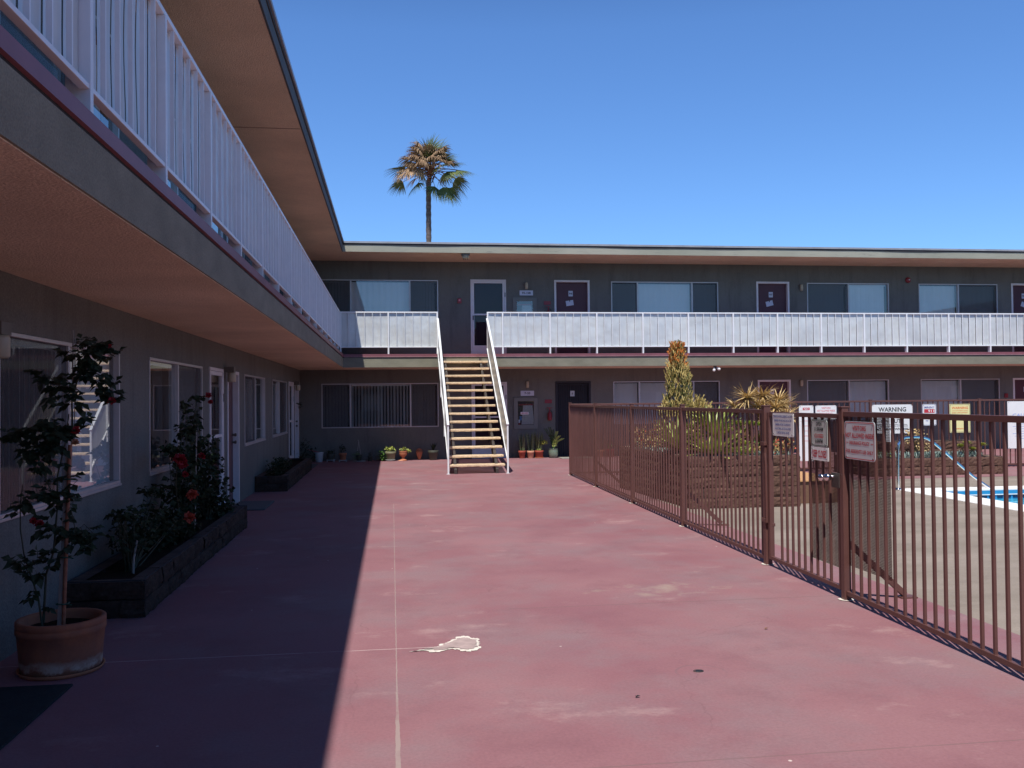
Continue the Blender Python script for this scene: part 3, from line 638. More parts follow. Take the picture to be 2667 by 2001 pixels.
# doors --------------------------------------------------------------
def recess(par, a, c_, z0, z1, tf):
    rm = MB(tf); rm.add([(a,-0.151,z0),(c_,-0.151,z0),(c_,-0.151,z1),(a,-0.151,z1),(a,-0.70,z0),(c_,-0.70,z0),(c_,-0.70,z1),(a,-0.70,z1)],
           [(4,5,6,7),(0,1,5,4),(1,2,6,5),(2,3,7,6),(3,0,4,7)]); rm.build('room_recess', M['room'], par, recalc=False)
def frame_door(a, c_, z0, tf, m, fm='doorwhite', depth=0.10, num=None, label=None, knobside=1, bars=False):
    b = MB(tf); z1 = z0+DH; f = 0.055
    b.box(a, a+f, -0.12, 0.018, z0, z1); b.box(c_-f, c_, -0.12, 0.018, z0, z1); b.box(a+f, c_-f, -0.12, 0.018, z1-f, z1)
    dr = b.build('door', M[fm], ap, bev=0.003)
    if label: dr['label'] = label
    p = MB(tf); p.box(a+f, c_-f, -depth-0.04, -depth, z0+0.01, z1-f); p.build('door_leaf', M[m], dr)
    t2 = MB(tf); t2.box(a+0.01, c_-0.01, -0.14, 0.03, z0, z0+0.018); t2.build('threshold', M['frame'], dr)
    ku = (c_-f-0.07) if knobside > 0 else (a+f+0.07)
    k = MB()
    P = lambda u, w_, z: tf(u, w_, z)
    for kz in (z0+1.0, z0+1.12): k.tube([P(ku,-depth,kz), P(ku,-depth+0.03,kz), P(ku,-depth+0.05,kz), P(ku,-depth+0.07,kz)], [0.026,0.014,0.030,0.022], 10)
    k.build('door_knob', M['lampmetal'], dr)
    if bars:
        g_ = MB(tf)
        n = 14
        for i in range(n+1):
            u = a+f+0.01+(c_-a-2*f-0.02)*i/n; g_.box(u-0.006, u+0.006, -0.035, -0.015, z0+0.05, z1-f-0.02)
        for zz in (z0+0.04, z0+1.0, z1-f-0.04): g_.box(a+f, c_-f, -0.04, -0.01, zz-0.012, zz+0.012)
        g_.build('security_grille', M['navy'], dr)
    if num:
        cu = (a+c_)/2 - 0.02; nz = z0 + (1.80 if z0 < 1 else 1.775)
        q = MB(tf); wf = -depth+0.006 if not bars else -0.006
        q.box(cu-0.062, cu+0.062, wf-0.006, wf, nz-0.078, nz+0.078)
        put_text(q, num, cu, nz, 0.05*len(num) if len(num) > 1 else 0.03, 0.055, lambda x_, y_: (x_, wf+0.0025, y_), 1)
        q.build('number_plate', [M['plate'] if not bars else M['frame'], M['inkblack']], dr, recalc=False)
    return dr
def storm_door(a, c_, z0, tf, label=None, hinge=-1):
    b = MB(tf); z1 = z0+DH; f = 0.045
    b.box(a, a+f, -0.05, 0.020, z0, z1); b.box(c_-f, c_, -0.05, 0.020, z0, z1); b.box(a+f, c_-f, -0.05, 0.020, z1-f, z1)
    dr = b.build('door', M['doorwhite'], ap, bev=0.003)
    if label: dr['label'] = label
    l, r_ = a+f+0.004, c_-f-0.004; s_ = 0.05; kt = z0+0.30; md = z0+1.165
    p = MB(tf)
    p.box(l, l+s_, -0.03, 0.012, z0+0.01, z1-f-0.004); p.box(r_-s_, r_, -0.03, 0.012, z0+0.01, z1-f-0.004)
    p.box(l+s_, r_-s_, -0.03, 0.012, z1-f-0.06, z1-f-0.004); p.box(l+s_, r_-s_, -0.03, 0.012, md-0.022, md+0.022)
    p.box(l+s_, r_-s_, -0.028, 0.008, z0+0.01, kt)
    p.build('storm_door_frame', M['doorwhite'], dr, bev=0.002)
    for q0, q1 in ((kt, md-0.022), (md+0.022, z1-f-0.06)):
        g_ = MB(tf); g_.add([(l+s_,-0.012,q0),(r_-s_,-0.012,q0),(r_-s_,-0.012,q1),(l+s_,-0.012,q1)], [(0,1,2,3)]); g_.build('pane', M['glassdark'], dr, recalc=False)
    h = MB(tf); hu = l+0.02 if hinge < 0 else r_-0.02; h.box(hu-0.012, hu+0.012, 0.012, 0.045, md-0.16, md-0.03); h.build('handle', M['black'], dr, bev=0.004)
    hg = MB(tf); ou = c_-0.03 if hinge < 0 else a+0.03
    for zz in (z0+0.35, z0+1.72): hg.box(ou-0.01, ou+0.01, 0.018, 0.028, zz-0.06, zz+0.06)
    hg.build('hinge', M['black'], dr)
    i_ = MB(tf); i_.box(a+f, c_-f, -0.145, -0.11, z0+0.01, z1-f); i_.build('inner_door', M['maroon'] if hinge < 0 else M['room'], dr)
    return dr
for z0, tag_ in ((0.0, 'ground floor'), (UP+0.012, 'upper floor')):
    storm_door(2.20, 3.20, z0, FAR, 'white framed storm door with dark glass')
frame_door(4.575, 5.595, 0.0, FAR, 'navy', 'navy', 0.10, '8', 'black barred security door', 1, True)
frame_door(4.575, 5.595, UP+0.012, FAR, 'maroon', num='96')
frame_door(10.552, 11.562, 0.0, FAR, 'maroon', num='9')
frame_door(10.552, 11.562, UP+0.012, FAR, 'maroon', num='97')
frame_door(18.64, 19.65, 0.0, FAR, 'maroon', num='10')
frame_door(18.64, 19.65, UP+0.012, FAR, 'maroon', num='98')
for z0 in (0.0, UP+0.012):
    storm_door(12.92, 13.92, z0, LEFT, hinge=-1)
    frame_door(14.28, 15.31, z0, LEFT, 'maroon', depth=0.08)
    storm_door(22.62, 23.62, z0, LEFT); frame_door(23.98, 24.95, z0, LEFT, 'maroon', depth=0.08)
    frame_door(4.75, 5.72, z0, LEFT, 'maroon', depth=0.08); storm_door(2.45, 3.45, z0, LEFT)

# ------------------------------------------------------------------ balcony railings
ZT, ZB = 3.985, 3.055
def railing(name, p0, p1, posts, outv, label, slit=0.009, z_deck=2.87):
    """posts: distances along p0->p1.  outv points to the courtyard"""
    p0, p1, outv = Vector(p0), Vector(p1), Vector(outv); d = (p1-p0).normalized(); L = (p1-p0).length
    r_ = thing(name, tuple(p0 + Vector((0,0,z_deck))), label, 'railing', 'white balcony railings')
    P = lambda s_, o_, z_: p0 + d*s_ + outv*o_ + Vector((0,0,z_))
    def bx(b, s0, s1, o0, o1, z0, z1, mi=0):
        vs = [P(s0,o0,z0),P(s1,o0,z0),P(s1,o1,z0),P(s0,o1,z0),P(s0,o0,z1),P(s1,o0,z1),P(s1,o1,z1),P(s0,o1,z1)]
        b.add(vs, [(0,3,2,1),(4,5,6,7),(0,1,5,4),(1,2,6,5),(2,3,7,6),(3,0,4,7)], mi)
    b = MB(); bx(b, 0, L, -0.060, 0.014, ZT-0.035, ZT); b.build('top_rail', M['white'], r_, bev=0.003)
    b = MB(); bx(b, 0, L, -0.030, 0.014, ZB-0.012, ZB+0.012); b.build('bottom_rail', M['white'], r_, bev=0.002)
    for s_ in posts:
        b = MB(); bx(b, s_-0.020, s_+0.020, -0.088, 0.020, z_deck-0.005, ZT-0.036)
        for q in (0.18, 0.45, 0.72):
            zz = ZB+(ZT-ZB)*q; bx(b, s_-0.024, s_+0.024, -0.050, -0.036, zz-0.007, zz+0.007)
        b.build('post', M['white'], r_, bev=0.002)
    ed = sorted(set([0.0]+[s_ for s_ in posts]+[L]))
    for i in range(len(ed)-1):
        a, c_ = ed[i], ed[i+1]
        if c_-a < 0.12: continue
        n = max(1, round((c_-a)/0.215))
        b = MB()
        for k in range(1, n):
            s_ = a+(c_-a)*k/n; bx(b, s_-0.0065, s_+0.0065, -0.012, 0.012, ZB+0.012, ZT-0.035)
        if n > 1: b.build('balusters', M['white'], r_)
        b = MB(); rows = 7; nn = 3
        for q in range(n):
            a2 = a+(c_-a)*q/n + (0.022 if q == 0 else 0.005); c2 = a+(c_-a)*(q+1)/n - (0.024 if q == n-1 else slit)
            vs = []
            for jn in range(rows+1):
                for k in range(nn+1):
                    s_ = a2+(c2-a2)*k/nn; zz = ZB+0.014+(ZT-0.037-ZB-0.014)*jn/rows
                    wv = mnoise.noise(Vector((s_*1.9+p0.x*3+i*7.3, zz*2.1, p0.y)))*0.010
                    vs.append(P(s_, -0.026+wv-0.004, zz))
            b.add(vs, [(jn*(nn+1)+k, jn*(nn+1)+k+1, (jn+1)*(nn+1)+k+1, (jn+1)*(nn+1)+k) for jn in range(rows) for k in range(nn)], 0, True)
        b.build('sheet_panel', M['panel'], r_, recalc=False)
    return r_
XB, YB_ = -1.33, 23.85
railing('balcony_railing', (XB, -11.0, 0), (XB, YB_, 0), [4.2+11.0+1.345*k for k in range(-11, 15)], (1,0,0), 'long shaded white railing of the left wing walkway, seen steeply from below', slit=0.015)
railing('balcony_railing', (XB, YB_, 0), (1.225, YB_, 0), [0.02, 1.255, 2.535], (0,-1,0), 'short white railing between the corner and the left side of the stairs')
railing('balcony_railing', (2.525, YB_, 0), (29, YB_, 0), [0.02]+[2.945-2.525+1.2825*k for k in range(0, 21)], (0,-1,0), 'long sunlit white railing with pale panels right of the stairs')

# ------------------------------------------------------------------ staircase
st = thing('staircase', (1.9, 20, 0), 'open outdoor staircase of sandy concrete treads between white side panels', 'staircase')
NT = 14; y0, z0, y1, z1 = 20.14, 0.205, 23.54, 2.672
for k in range(NT):
    t_ = k/(NT-1); yy = y0+(y1-y0)*t_; zz = z0+(z1-z0)*t_
    b = MB(); n = 14; vs = []
    xl, xr = 1.272, 2.512
    # rounded nose, slightly rough underside
    prof = [(0.0,-0.052),(-0.008,-0.040),(-0.010,-0.014),(-0.004,0.0),(0.27,0.0),(0.27,-0.055)]
    for i in range(n+1):
        x = xl+(xr-xl)*i/n
        for (py, pz) in prof:
            jz = random.uniform(-0.006,0.004) if pz < -0.03 else random.uniform(-0.001,0.001)
            vs.append((x, yy+py+random.uniform(-.002,.002), zz+pz+jz))
    m_ = len(prof); fs = [(i*m_+q, i*m_+(q+1)%m_, (i+1)*m_+(q+1)%m_, (i+1)*m_+q) for i in range(n) for q in range(m_)] + [tuple(range(m_)), tuple(range(n*m_, n*m_+m_))]
    b.add(vs, fs); b.build('tread', M['tread'], st)
def ZS(y): return z0+(z1-z0)*(y-y0)/(y1-y0)
for x in (1.40, 2.33):
    b = MB(); ya, yb = 20.12, 23.80
    b.add([(x-0.03,ya,0.0),(x-0.03,ya+0.30,0.0),(x-0.03,yb,ZS(yb)-0.34),(x-0.03,yb,ZS(yb)-0.12),(x-0.03,ya,0.10),
           (x+0.03,ya,0.0),(x+0.03,ya+0.30,0.0),(x+0.03,yb,ZS(yb)-0.34),(x+0.03,yb,ZS(yb)-0.12),(x+0.03,ya,0.10)],
          [(0,1,2,3,4),(5,6,7,8,9),(0,1,6,5),(1,2,7,6),(2,3,8,7),(3,4,9,8),(4,0,5,9)])
    b.build('stringer', M['darksteel'], st)
    for k in range(NT):
        t_ = k/(NT-1); yy = y0+(y1-y0)*t_; zz = z0+(z1-z0)*t_
        b = MB(); b.box(x-0.022 if x > 2 else x-0.02, x+0.022 if x > 2 else x+0.02, yy+0.02, yy+0.06, zz-0.19, zz-0.056); b.build('tread_bracket', M['greysteel'], st)
SLP = (3.80-1.10)/(23.83-20.05)
for x, sgn, yp in ((1.235,-1,20.10),(2.56,1,20.02)):
    xt = 1.215 if sgn < 0 else 2.528     # top of the flight meets the balcony posts
    b = MB(); ye = 23.83; zt_ = 1.10+SLP*(ye-20.05)
    b.bar((x, yp-0.03, 1.085), (xt, ye, zt_), 0.055, 0.035); b.build('handrail', M['white'], st, bev=0.003)
    b = MB(); b.bar((x, yp+0.02, 0.29), (xt, ye, zt_-0.80), 0.035, 0.03); b.build('lower_rail', M['white'], st, bev=0.002)
    b = MB(); b.box(x-0.019, x+0.019, yp-0.019, yp+0.019, 0.0, 1.075); b.box(x-0.04, x+0.04, yp-0.03, yp+0.05, 0, 0.008); b.build('newel_post', M['white'], st, bev=0.003)
    b = MB(); n = 30; vs = []
    for i in range(n+1):
        t_ = i/n; yy = yp+0.02+(ye-yp-0.02)*t_; xx = x+(xt-x)*t_+sgn*0.0; zt2 = 1.065+(zt_-0.02-1.065)*t_
        wob = 0.004*math.sin(t_*40)
        vs += [(xx+wob, yy, zt2-0.785), (xx+wob, yy, zt2)]
    b.add(vs, [(2*i,2*i+2,2*i+3,2*i+1) for i in range(n)]); b.build('side_panel', M['panel'], st, recalc=False)
    for t_ in (0.28, 0.62):
        yy = yp+(ye-yp)*t_; xx = x+(xt-x)*t_+sgn*0.016; zz = 1.09+(zt_-1.09)*t_
        b = MB(); b.box(xx-0.012, xx+0.012, yy-0.015, yy+0.015, zz-0.83-0.22, zz-0.02); b.build('side_post', M['white'], st, bev=0.002)

# ------------------------------------------------------------------ pool fence and gate
FX = lambda y: 3.528+0.0153*y
def picket_bay(par, a, b_, n, z0, z1, th=0.019, name='pickets', m='fence', skip_ends=True):
    a, b_ = Vector(a), Vector(b_); b = MB()
    for k in range(1, n):
        p = a.lerp(b_, k/n); b.box(p.x-th/2, p.x+th/2, p.y-th/2, p.y+th/2, z0, z1)
    return b.build(name, M[m], par)
def fence_run(par, pts, pitch, zt_, post_h, foot=True, posts=None):
    for i in range(len(pts)-1):
        a, c_ = Vector((*pts[i], 0)), Vector((*pts[i+1], 0)); L = (c_-a).length; n = max(2, round(L/pitch))
        picket_bay(par, a, c_, n, 0.062, zt_-0.02)
        b = MB(); b.bar(a+Vector((0,0,zt_)), c_+Vector((0,0,zt_)), 0.038, 0.040); b.build('top_rail', M['fence'], par, bev=0.003)
        b = MB(); b.bar(a+Vector((0,0,0.062)), c_+Vector((0,0,0.062)), 0.032, 0.036); b.build('bottom_rail', M['fence'], par, bev=0.003)
def post(par, x, y, h=1.555, w_=0.058, foot=True):
    b = MB(); b.box(x-w_/2, x+w_/2, y-w_/2, y+w_/2, 0, h); b.box(x-w_/2-0.005, x+w_/2+0.005, y-w_/2-0.005, y+w_/2+0.005, h, h+0.012)
    b.build('post', M['fence'], par, bev=0.003)
    if foot:
        b = MB(); n = 12; b.add([(x+0.065*math.cos(2*math.pi*k/n)*random.uniform(.8,1.15), y+0.06*math.sin(2*math.pi*k/n)*random.uniform(.8,1.15), 0.006) for k in range(n)], [tuple(range(n))]); b.build('footing', M['lip'], par, recalc=False)
ff = thing('pool_fence', (FX(12), 12, 0), 'brown metal picket fence running along the red walkway beyond the gate', 'fence', 'brown pool fences')
PY = [19.19, 16.56, 13.82, 11.21, 8.50]
fence_run(ff, [(FX(y), y) for y in PY], 0.124, 1.505, 1.56)
for y in PY[:-1]: post(ff, FX(y), y)
post(ff, FX(8.5), 8.50, 1.555, 0.066)
fn = thing('pool_fence', (FX(5.5), 5.5, 0), 'near brown picket fence section at the right edge, right of the gate', 'fence', 'brown pool fences')
fence_run(fn, [(FX(6.91), 6.91), (FX(4.18), 4.18), (FX(1.45), 1.45), (FX(-1.3), -1.3), (FX(-4.0), -4.0)], 0.124, 1.505, 1.56)
for y in (6.91, 4.18, 1.45, -1.3, -4.0): post(fn, FX(y), y)
def brace(par, y, zt_=0.46, dx=0.50):
    b = MB(); x = FX(y); b.bar((x+0.03, y, zt_), (x+dx, y, 0.03), 0.045, 0.045); b.box(x+dx-0.05, x+dx+0.09, y-0.05, y+0.05, 0.0, 0.012); b.build('brace', M['fence'], par)
for y in (16.56, 11.21): brace(ff, y)
brace(fn, 6.91); brace(fn, 1.45)
def mesh_panel(par, ya, yb, za, zb, name='mesh_panel', xo=0.022):
    b = MB(); n = int(abs(yb-ya)/0.0125)
    for k in range(n+1):
        y = ya+(yb-ya)*k/n; x = FX(y)+xo; b.box(x-0.001, x+0.001, y-0.0020, y+0.0020, za, zb)
    m_ = int((zb-za)/0.0115)
    for k in range(m_+1):
        z = za+(zb-za)*k/m_; b.add([(FX(ya)+xo,ya,z-0.0024),(FX(yb)+xo,yb,z-0.0024),(FX(yb)+xo,yb,z+0.0024),(FX(ya)+xo,ya,z+0.0024)], [(0,1,2,3)])
    b.box(FX(ya)+xo-0.003, FX(ya)+xo+0.003, ya-0.004, ya+0.004, za, zb)
    return b.build(name, M['fence'], par, recalc=False)
gt = thing('pool_gate', (FX(8.4), 8.40, 0), 'brown metal pool gate with a fine mesh panel and hinge pole', 'gate')
ga, gb = 8.405, 6.985
picket_bay(gt, (FX(8.28), 8.28, 0), (FX(7.04), 7.04, 0), 10, 0.088, 1.47)
b = MB(); b.box(FX(ga)-0.022, FX(ga)+0.022, ga-0.022, ga+0.022, 0.07, 1.50); b.build('gate_stile', M['fence'], gt, bev=0.003)
b = MB(); b.box(FX(gb)-0.016, FX(gb)+0.016, gb-0.016, gb+0.016, 0.07, 1.50); b.build('gate_stile', M['fence'], gt, bev=0.003)
b = MB(); b.bar((FX(ga), ga, 1.485), (FX(gb), gb, 1.485), 0.036, 0.038); b.build('top_rail', M['fence'], gt, bev=0.003)
b = MB(); b.bar((FX(ga), ga, 0.085), (FX(gb), gb, 0.085), 0.034, 0.034); b.build('bottom_rail', M['fence'], gt, bev=0.003)
mesh_panel(gt, 7.60, 6.99, 0.235, 1.46)
for z in (1.19, 0.44):
    b = MB(); b.box(FX(8.5)-0.045, FX(8.5)+0.045, 8.455, 8.545, z-0.018, z+0.018); b.box(FX(8.44)+0.0, FX(8.44)+0.03, 8.38, 8.47, z-0.05, z-0.02); b.build('hinge', M['fence'], gt, bev=0.003)
b = MB(); b.tube([(FX(8.45)-0.03,8.46,1.10),(FX(8.45)-0.03,8.445,1.0),(FX(8.45)-0.03,8.44,0.62),(FX(8.45)-0.03,8.44,0.42)], 0.013, 8); b.build('closer_tube', M['fence'], gt)
b = MB(); b.box(FX(7.0)-0.04, FX(7.0)+0.0, 6.93, 7.06, 0.90, 1.02); b.build('latch_box', M['darksteel'], gt, bev=0.004)
b = MB()
for yy, zz in ((7.03, 0.985), (7.13, 0.975)):
    b.lathe([(0.0,-0.032),(0.020,-0.028),(0.032,-0.012),(0.034,0.004),(0.026,0.022),(0.0,0.030)], (FX(7)-0.085, yy, zz), 14)
b.tube([(FX(7)-0.03,7.02,0.99),(FX(7)-0.085,7.02,0.99),(FX(7)-0.085,7.14,0.985)], 0.012, 8)
b.build('gate_knob', M['chrome'], gt)
mesh_panel(fn, 6.88, 6.25, 0.285, 1.48)
# back fence
bk = thing('pool_fence', (9, 18.9, 0), 'brown picket fence behind the pool, carrying the warning signs', 'fence', 'brown pool fences')
BX = [FX(19.19), 5.874, 8.23, 10.581, 13.209, 15.83, 18.45, 21.1, 23.7]
fence_run(bk, [(BX[0], 19.12)]+[(x, 18.9) for x in BX[1:]], 0.1245, 1.525, 1.56)
for x in BX[1:]: post(bk, x, 18.9, 1.555)

# ------------------------------------------------------------------ signs
def sign(name, P0, wv, wd, ht, face, label, lines, cat='sign', group=None, border=None, rad=0.03, back=None, outv=None, bolts=True, tilt=0.0):
    """P0 centre, wv unit vector along width (reading direction), outv normal toward the reader"""
    P0, wv, outv = Vector(P0), Vector(wv).normalized(), Vector(outv).normalized(); upv = Vector((0,0,1))
    if tilt: wv, upv = wv*math.cos(tilt)+upv*math.sin(tilt), upv*math.cos(tilt)-wv*math.sin(tilt)
    t_ = thing(name, tuple(P0), label, cat, group)
    def rr(w_, h_, r_, o_):
        pts = []
        for cx, cz, a0 in ((w_/2-r_, h_/2-r_, 0), (-w_/2+r_, h_/2-r_, 90), (-w_/2+r_, -h_/2+r_, 180), (w_/2-r_, -h_/2+r_, 270)):
            for k in range(5):
                a = R(a0+22.5*k); pts.append(P0 + wv*(cx+r_*math.cos(a)) + upv*(cz+r_*math.sin(a)) + outv*o_)
        return pts
    b = MB(); f_ = rr(wd, ht, rad, 0.0); k_ = rr(wd, ht, rad, -0.004); n = len(f_)
    b.add(f_+k_, [tuple(range(n)), tuple(range(n, 2*n))]+[(i, (i+1)%n, (i+1)%n+n, i+n) for i in range(n)])
    b.build('sign_plate', M[face], t_)
    if border:
        o_ = rr(wd*0.95, ht*0.96, rad*0.8, 0.0015); i_ = rr(wd*0.95-0.012, ht*0.96-0.012, max(0.004, rad*0.8-0.006), 0.0015)
        b = MB(); b.add(o_+i_, [(i, (i+1)%n, (i+1)%n+n, i+n) for i in range(n)]); b.build('border', M[border], t_, recalc=False)
    mats = []; b = MB(); layer = 0.002
    for ln in lines:
        s_, cx, cz, tw, th, ink = ln
        if ink not in mats: mats.append(ink)
        mi = mats.index(ink)
        if s_.startswith('#'):
            r0 = lambda x_, z_: P0 + wv*x_ + upv*z_ + outv*0.0012
            b.add([r0(cx-tw/2,cz-th/2), r0(cx+tw/2,cz-th/2), r0(cx+tw/2,cz+th/2), r0(cx-tw/2,cz+th/2)], [(0,1,2,3)], mi)
        else:
            put_text(b, s_, cx, cz, tw, th, lambda x_, z_: P0 + wv*x_ + upv*z_ + outv*layer, mi)
    if b.f: b.build('lettering', [M[k] for k in mats], t_, recalc=False)
    if bolts:
        b = MB()
        for sx in (-1, 1):
            for sz in (-1, 1):
                c_ = P0 + wv*(sx*(wd/2-0.03)) + upv*(sz*(ht/2-0.02)); b.tube([c_, c_+outv*0.006], 0.006, 6)
        b.build('bolts', M['chrome'], t_)
    return t_
dF = Vector((0.0153, 1, 0)).normalized(); gw = -dF; gn = Vector((-1, 0.0153, 0)).normalized()
gp = lambda y, z, o=0.030: (FX(y)-o, y, z)
sign('pool_sign', gp(8.045,1.386,0.024), gw, 0.47, 0.215, 'signwhite', 'white sign with five lines of blue capitals on the gate', [
    ('PERSONS HAVING CURRENTLY ACTIVE', 0, 0.078, 0.40, 0.022, 'inkblue'), ('DIARRHEA OR WHO HAVE HAD ACTIVE', 0, 0.040, 0.39, 0.022, 'inkblue'),
    ('DIARRHEA WITHIN THE PREVIOUS', 0, 0.002, 0.35, 0.022, 'inkblue'), ('14 DAYS SHALL NOT BE ALLOWED', 0, -0.036, 0.36, 0.022, 'inkblue'), ('TO ENTER THE POOL WATER', 0, -0.074, 0.29, 0.022, 'inkblue')],
    outv=gn, rad=0.012, tilt=R(0))
sign('hours_sign', gp(7.29,1.335), gw, 0.30, 0.225, 'signgreen', 'grey opening hours sign on the gate mesh, above the KEEP CLOSED sign', [
    ('OPEN', 0, 0.080, 0.105, 0.034, 'inkblack'), ('11:00AM', 0, 0.036, 0.16, 0.032, 'inkblack'), ('CLOSED', 0, -0.022, 0.165, 0.034, 'inkred'), ('6:00PM', 0, -0.067, 0.14, 0.032, 'inkblack')],
    outv=gn, rad=0.02, border='inkblack')
sign('gate_sign', gp(7.283,1.160), gw, 0.325, 0.115, 'signwhite', 'white KEEP CLOSED sign in red capitals on the gate', [('KEEP CLOSED', 0, 0.0, 0.26, 0.062, 'inkred')], outv=gn, rad=0.006)
sign('visitor_sign', gp(6.60,1.300), gw, 0.47, 0.300, 'signgrey', 'silver visitors sign with red lettering on the mesh right of the gate post', [
    ('VISITORS', 0.0, 0.098, 0.21, 0.040, 'inkred'), ('NOT ALLOWED INSIDE', 0, 0.040, 0.44, 0.040, 'inkred'), ('INSURANCE POLICY', 0, -0.018, 0.31, 0.030, 'inkred'),
    ('#', -0.19, -0.018, 0.035, 0.005, 'inkred'), ('#', 0.19, -0.018, 0.035, 0.005, 'inkred'), ('FOR RESIDENTS USE ONLY', 0, -0.085, 0.42, 0.030, 'inkred')],
    outv=gn, rad=0.025, border='inkred')
ob = Vector((0,-1,0)); wx = Vector((1,0,0)); SYB = 18.85
filler = lambda n, z0, dz, tw, ink, th=0.006: [('#', 0, z0-dz*k, tw*(1-0.15*((k*7)%3)), th, ink) for k in range(n)]
sign('pool_rules_sign', (9.045, SYB, 0.84), wx, 0.335, 1.22, 'signwhite', 'tall narrow white sign headed NO in a red box', [('#', 0, 0.535, 0.16, 0.055, 'inkred'), ('NO', 0, 0.535, 0.11, 0.04, 'signwhite')] + filler(6, 0.38, 0.11, 0.22, 'inkpink', 0.010), outv=ob)
sign('visitor_sign', (9.506, SYB, 1.29), wx, 0.49, 0.31, 'signwhite', 'white visitors sign with faded red lettering on the back fence', [('VISITORS', 0.0, 0.10, 0.21, 0.040, 'inkpink'), ('NOT ALLOWED INSIDE', 0, 0.040, 0.42, 0.040, 'inkpink'), ('INSURANCE POLICY', 0, -0.02, 0.31, 0.030, 'inkpink'), ('FOR RESIDENTS USE ONLY', 0, -0.085, 0.42, 0.030, 'inkpink')], outv=ob)
sign('lifeguard_sign', (11.071, SYB, 1.125), wx, 0.965, 0.645, 'signwhite', 'large white WARNING no lifeguard sign with black lettering', [('WARNING', 0, 0.215, 0.66, 0.10, 'inkblack'), ('NO LIFEGUARD', 0, 0.085, 0.84, 0.085, 'inkblack'), ('ON DUTY', 0, -0.045, 0.56, 0.095, 'inkblack'),
     ('CHILDREN SHOULD NOT USE POOL', 0, -0.125, 0.72, 0.020, 'inkblack'), ('WITHOUT AN ADULT IN ATTENDANCE', 0, -0.158, 0.72, 0.020, 'inkblack'), ('AT YOUR OWN RISK', 0, -0.225, 0.76, 0.055, 'inkblack')], outv=ob, rad=0.05)
sign('emergency_sign', (11.96, SYB, 1.21), wx, 0.33, 0.48, 'signwhite', 'small white EMERGENCY 911 sign with blue border', [('EMERGENCY', 0, 0.165, 0.25, 0.042, 'inkblue'), ('#', 0, 0.085, 0.25, 0.085, 'inkred'), ('911', 0.04, 0.085, 0.14, 0.06, 'signwhite'), ('MEDICAL', -0.06, -0.035, 0.10, 0.022, 'inkblue'), ('POLICE', -0.06, -0.085, 0.09, 0.022, 'inkblue'), ('FIRE', -0.06, -0.135, 0.06, 0.022, 'inkblue')], outv=ob, rad=0.03, border='inkblue')
sign('warning_sign', (12.70, SYB, 1.122), wx, 0.50, 0.645, 'signyellow', 'yellow WARNING sign with orange lettering on the back fence', [('WARNING', 0, 0.235, 0.40, 0.055, 'inkorange'), ('ANTI ENTRAPMENT DEVICE', 0, 0.170, 0.38, 0.016, 'inkorange'), ('BASIC LIFE SUPPORT', 0, 0.125, 0.38, 0.022, 'inkorange'), ('2', -0.10, -0.03, 0.03, 0.04, 'inkorange'), ('3', -0.10, -0.14, 0.03, 0.04, 'inkorange'), ('IN AN EMERGENCY CALL', 0, -0.235, 0.40, 0.022, 'inkorange')], outv=ob, rad=0.01, border='inkblack')
sign('caution_sign', (14.32, SYB, 0.955), wx, 0.90, 1.07, 'signwhite', 'big white CAUTION board with pale blue print at the right edge', [('CAUTION', 0, 0.22, 0.66, 0.075, 'inkpale')] + [('#', 0, 0.13-0.055*k, 0.66-0.1*(k % 3), 0.010, 'inkpale') for k in range(9)], outv=ob, rad=0.01)
t_ = thing('sign_post', (10.79, 18.6, 0), 'square off white post standing under the large lifeguard sign', 'post')
box('post_shaft', (10.735, 10.850, 18.55, 18.66, 0, 0.83), M['doorwhite'], t_, bev=0.004)
for (x, z, s_, lab) in ((3.68, 1.82, '7-20', 'white unit number plate 7-20 beside the lower storm door'), (3.768, 4.642, '95-108', 'white unit number plate 95-108 beside the upper storm door')):
    sign('unit_sign', FAR(3.775, 0.012, z), wx, 0.385, 0.142, 'plate', lab, [(s_, 0, 0, 0.042*len(s_), 0.062, 'inkblack')], outv=ob, rad=0.006, group='unit range plates', bolts=False)
for z, lab in ((1.585, 'blank red sign plate above the extinguisher on the lower wall'), (4.362, 'blank red sign plate on the upper wall near door 96')):
    sign('red_sign', FAR(4.37, 0.012, z), wx, 0.205, 0.105, 'redbox', lab, [], outv=ob, rad=0.004, group='red wall sign plates', bolts=False)
# notices hanging on doors
for (x, z, ang, lab) in ((5.035, 4.372, 9, 'white paper notice hanging crooked on door 96'), (10.99, 4.382, 14, 'white paper notice hanging crooked on door 97'), (19.14, 4.37, -20, 'white paper notice on the maroon door 98')):
    t_ = thing('paper_notice', (x, YW+0.09, z), lab, 'notice', 'paper notices hung on the upper doors'); x, _, z = FAR(x, 0, z); t_.location = (x, YW+0.09, z)
    a_ = R(ang); hw, hh = 0.11, 0.075; b = MB()
    vs = [(x+sx*hw*math.cos(a_)-sz*hh*math.sin(a_), YW+0.092, z+sx*hw*math.sin(a_)+sz*hh*math.cos(a_)) for sx, sz in ((-1,-1),(1,-1),(1,1),(-1,1))]
    b.add(vs+[(v[0], v[1]-0.004, v[2]) for v in vs], [(0,1,2,3),(4,5,6,7),(0,1,5,4),(1,2,6,5),(2,3,7,6),(3,0,4,7)]); b.build('paper', M['plate'], t_)
    b = MB(); b.tube([(x, YW+0.086, z+0.04), (x, YW+0.086, z+0.09)], 0.012, 8); b.build('magnet_clip', M['black'], t_)

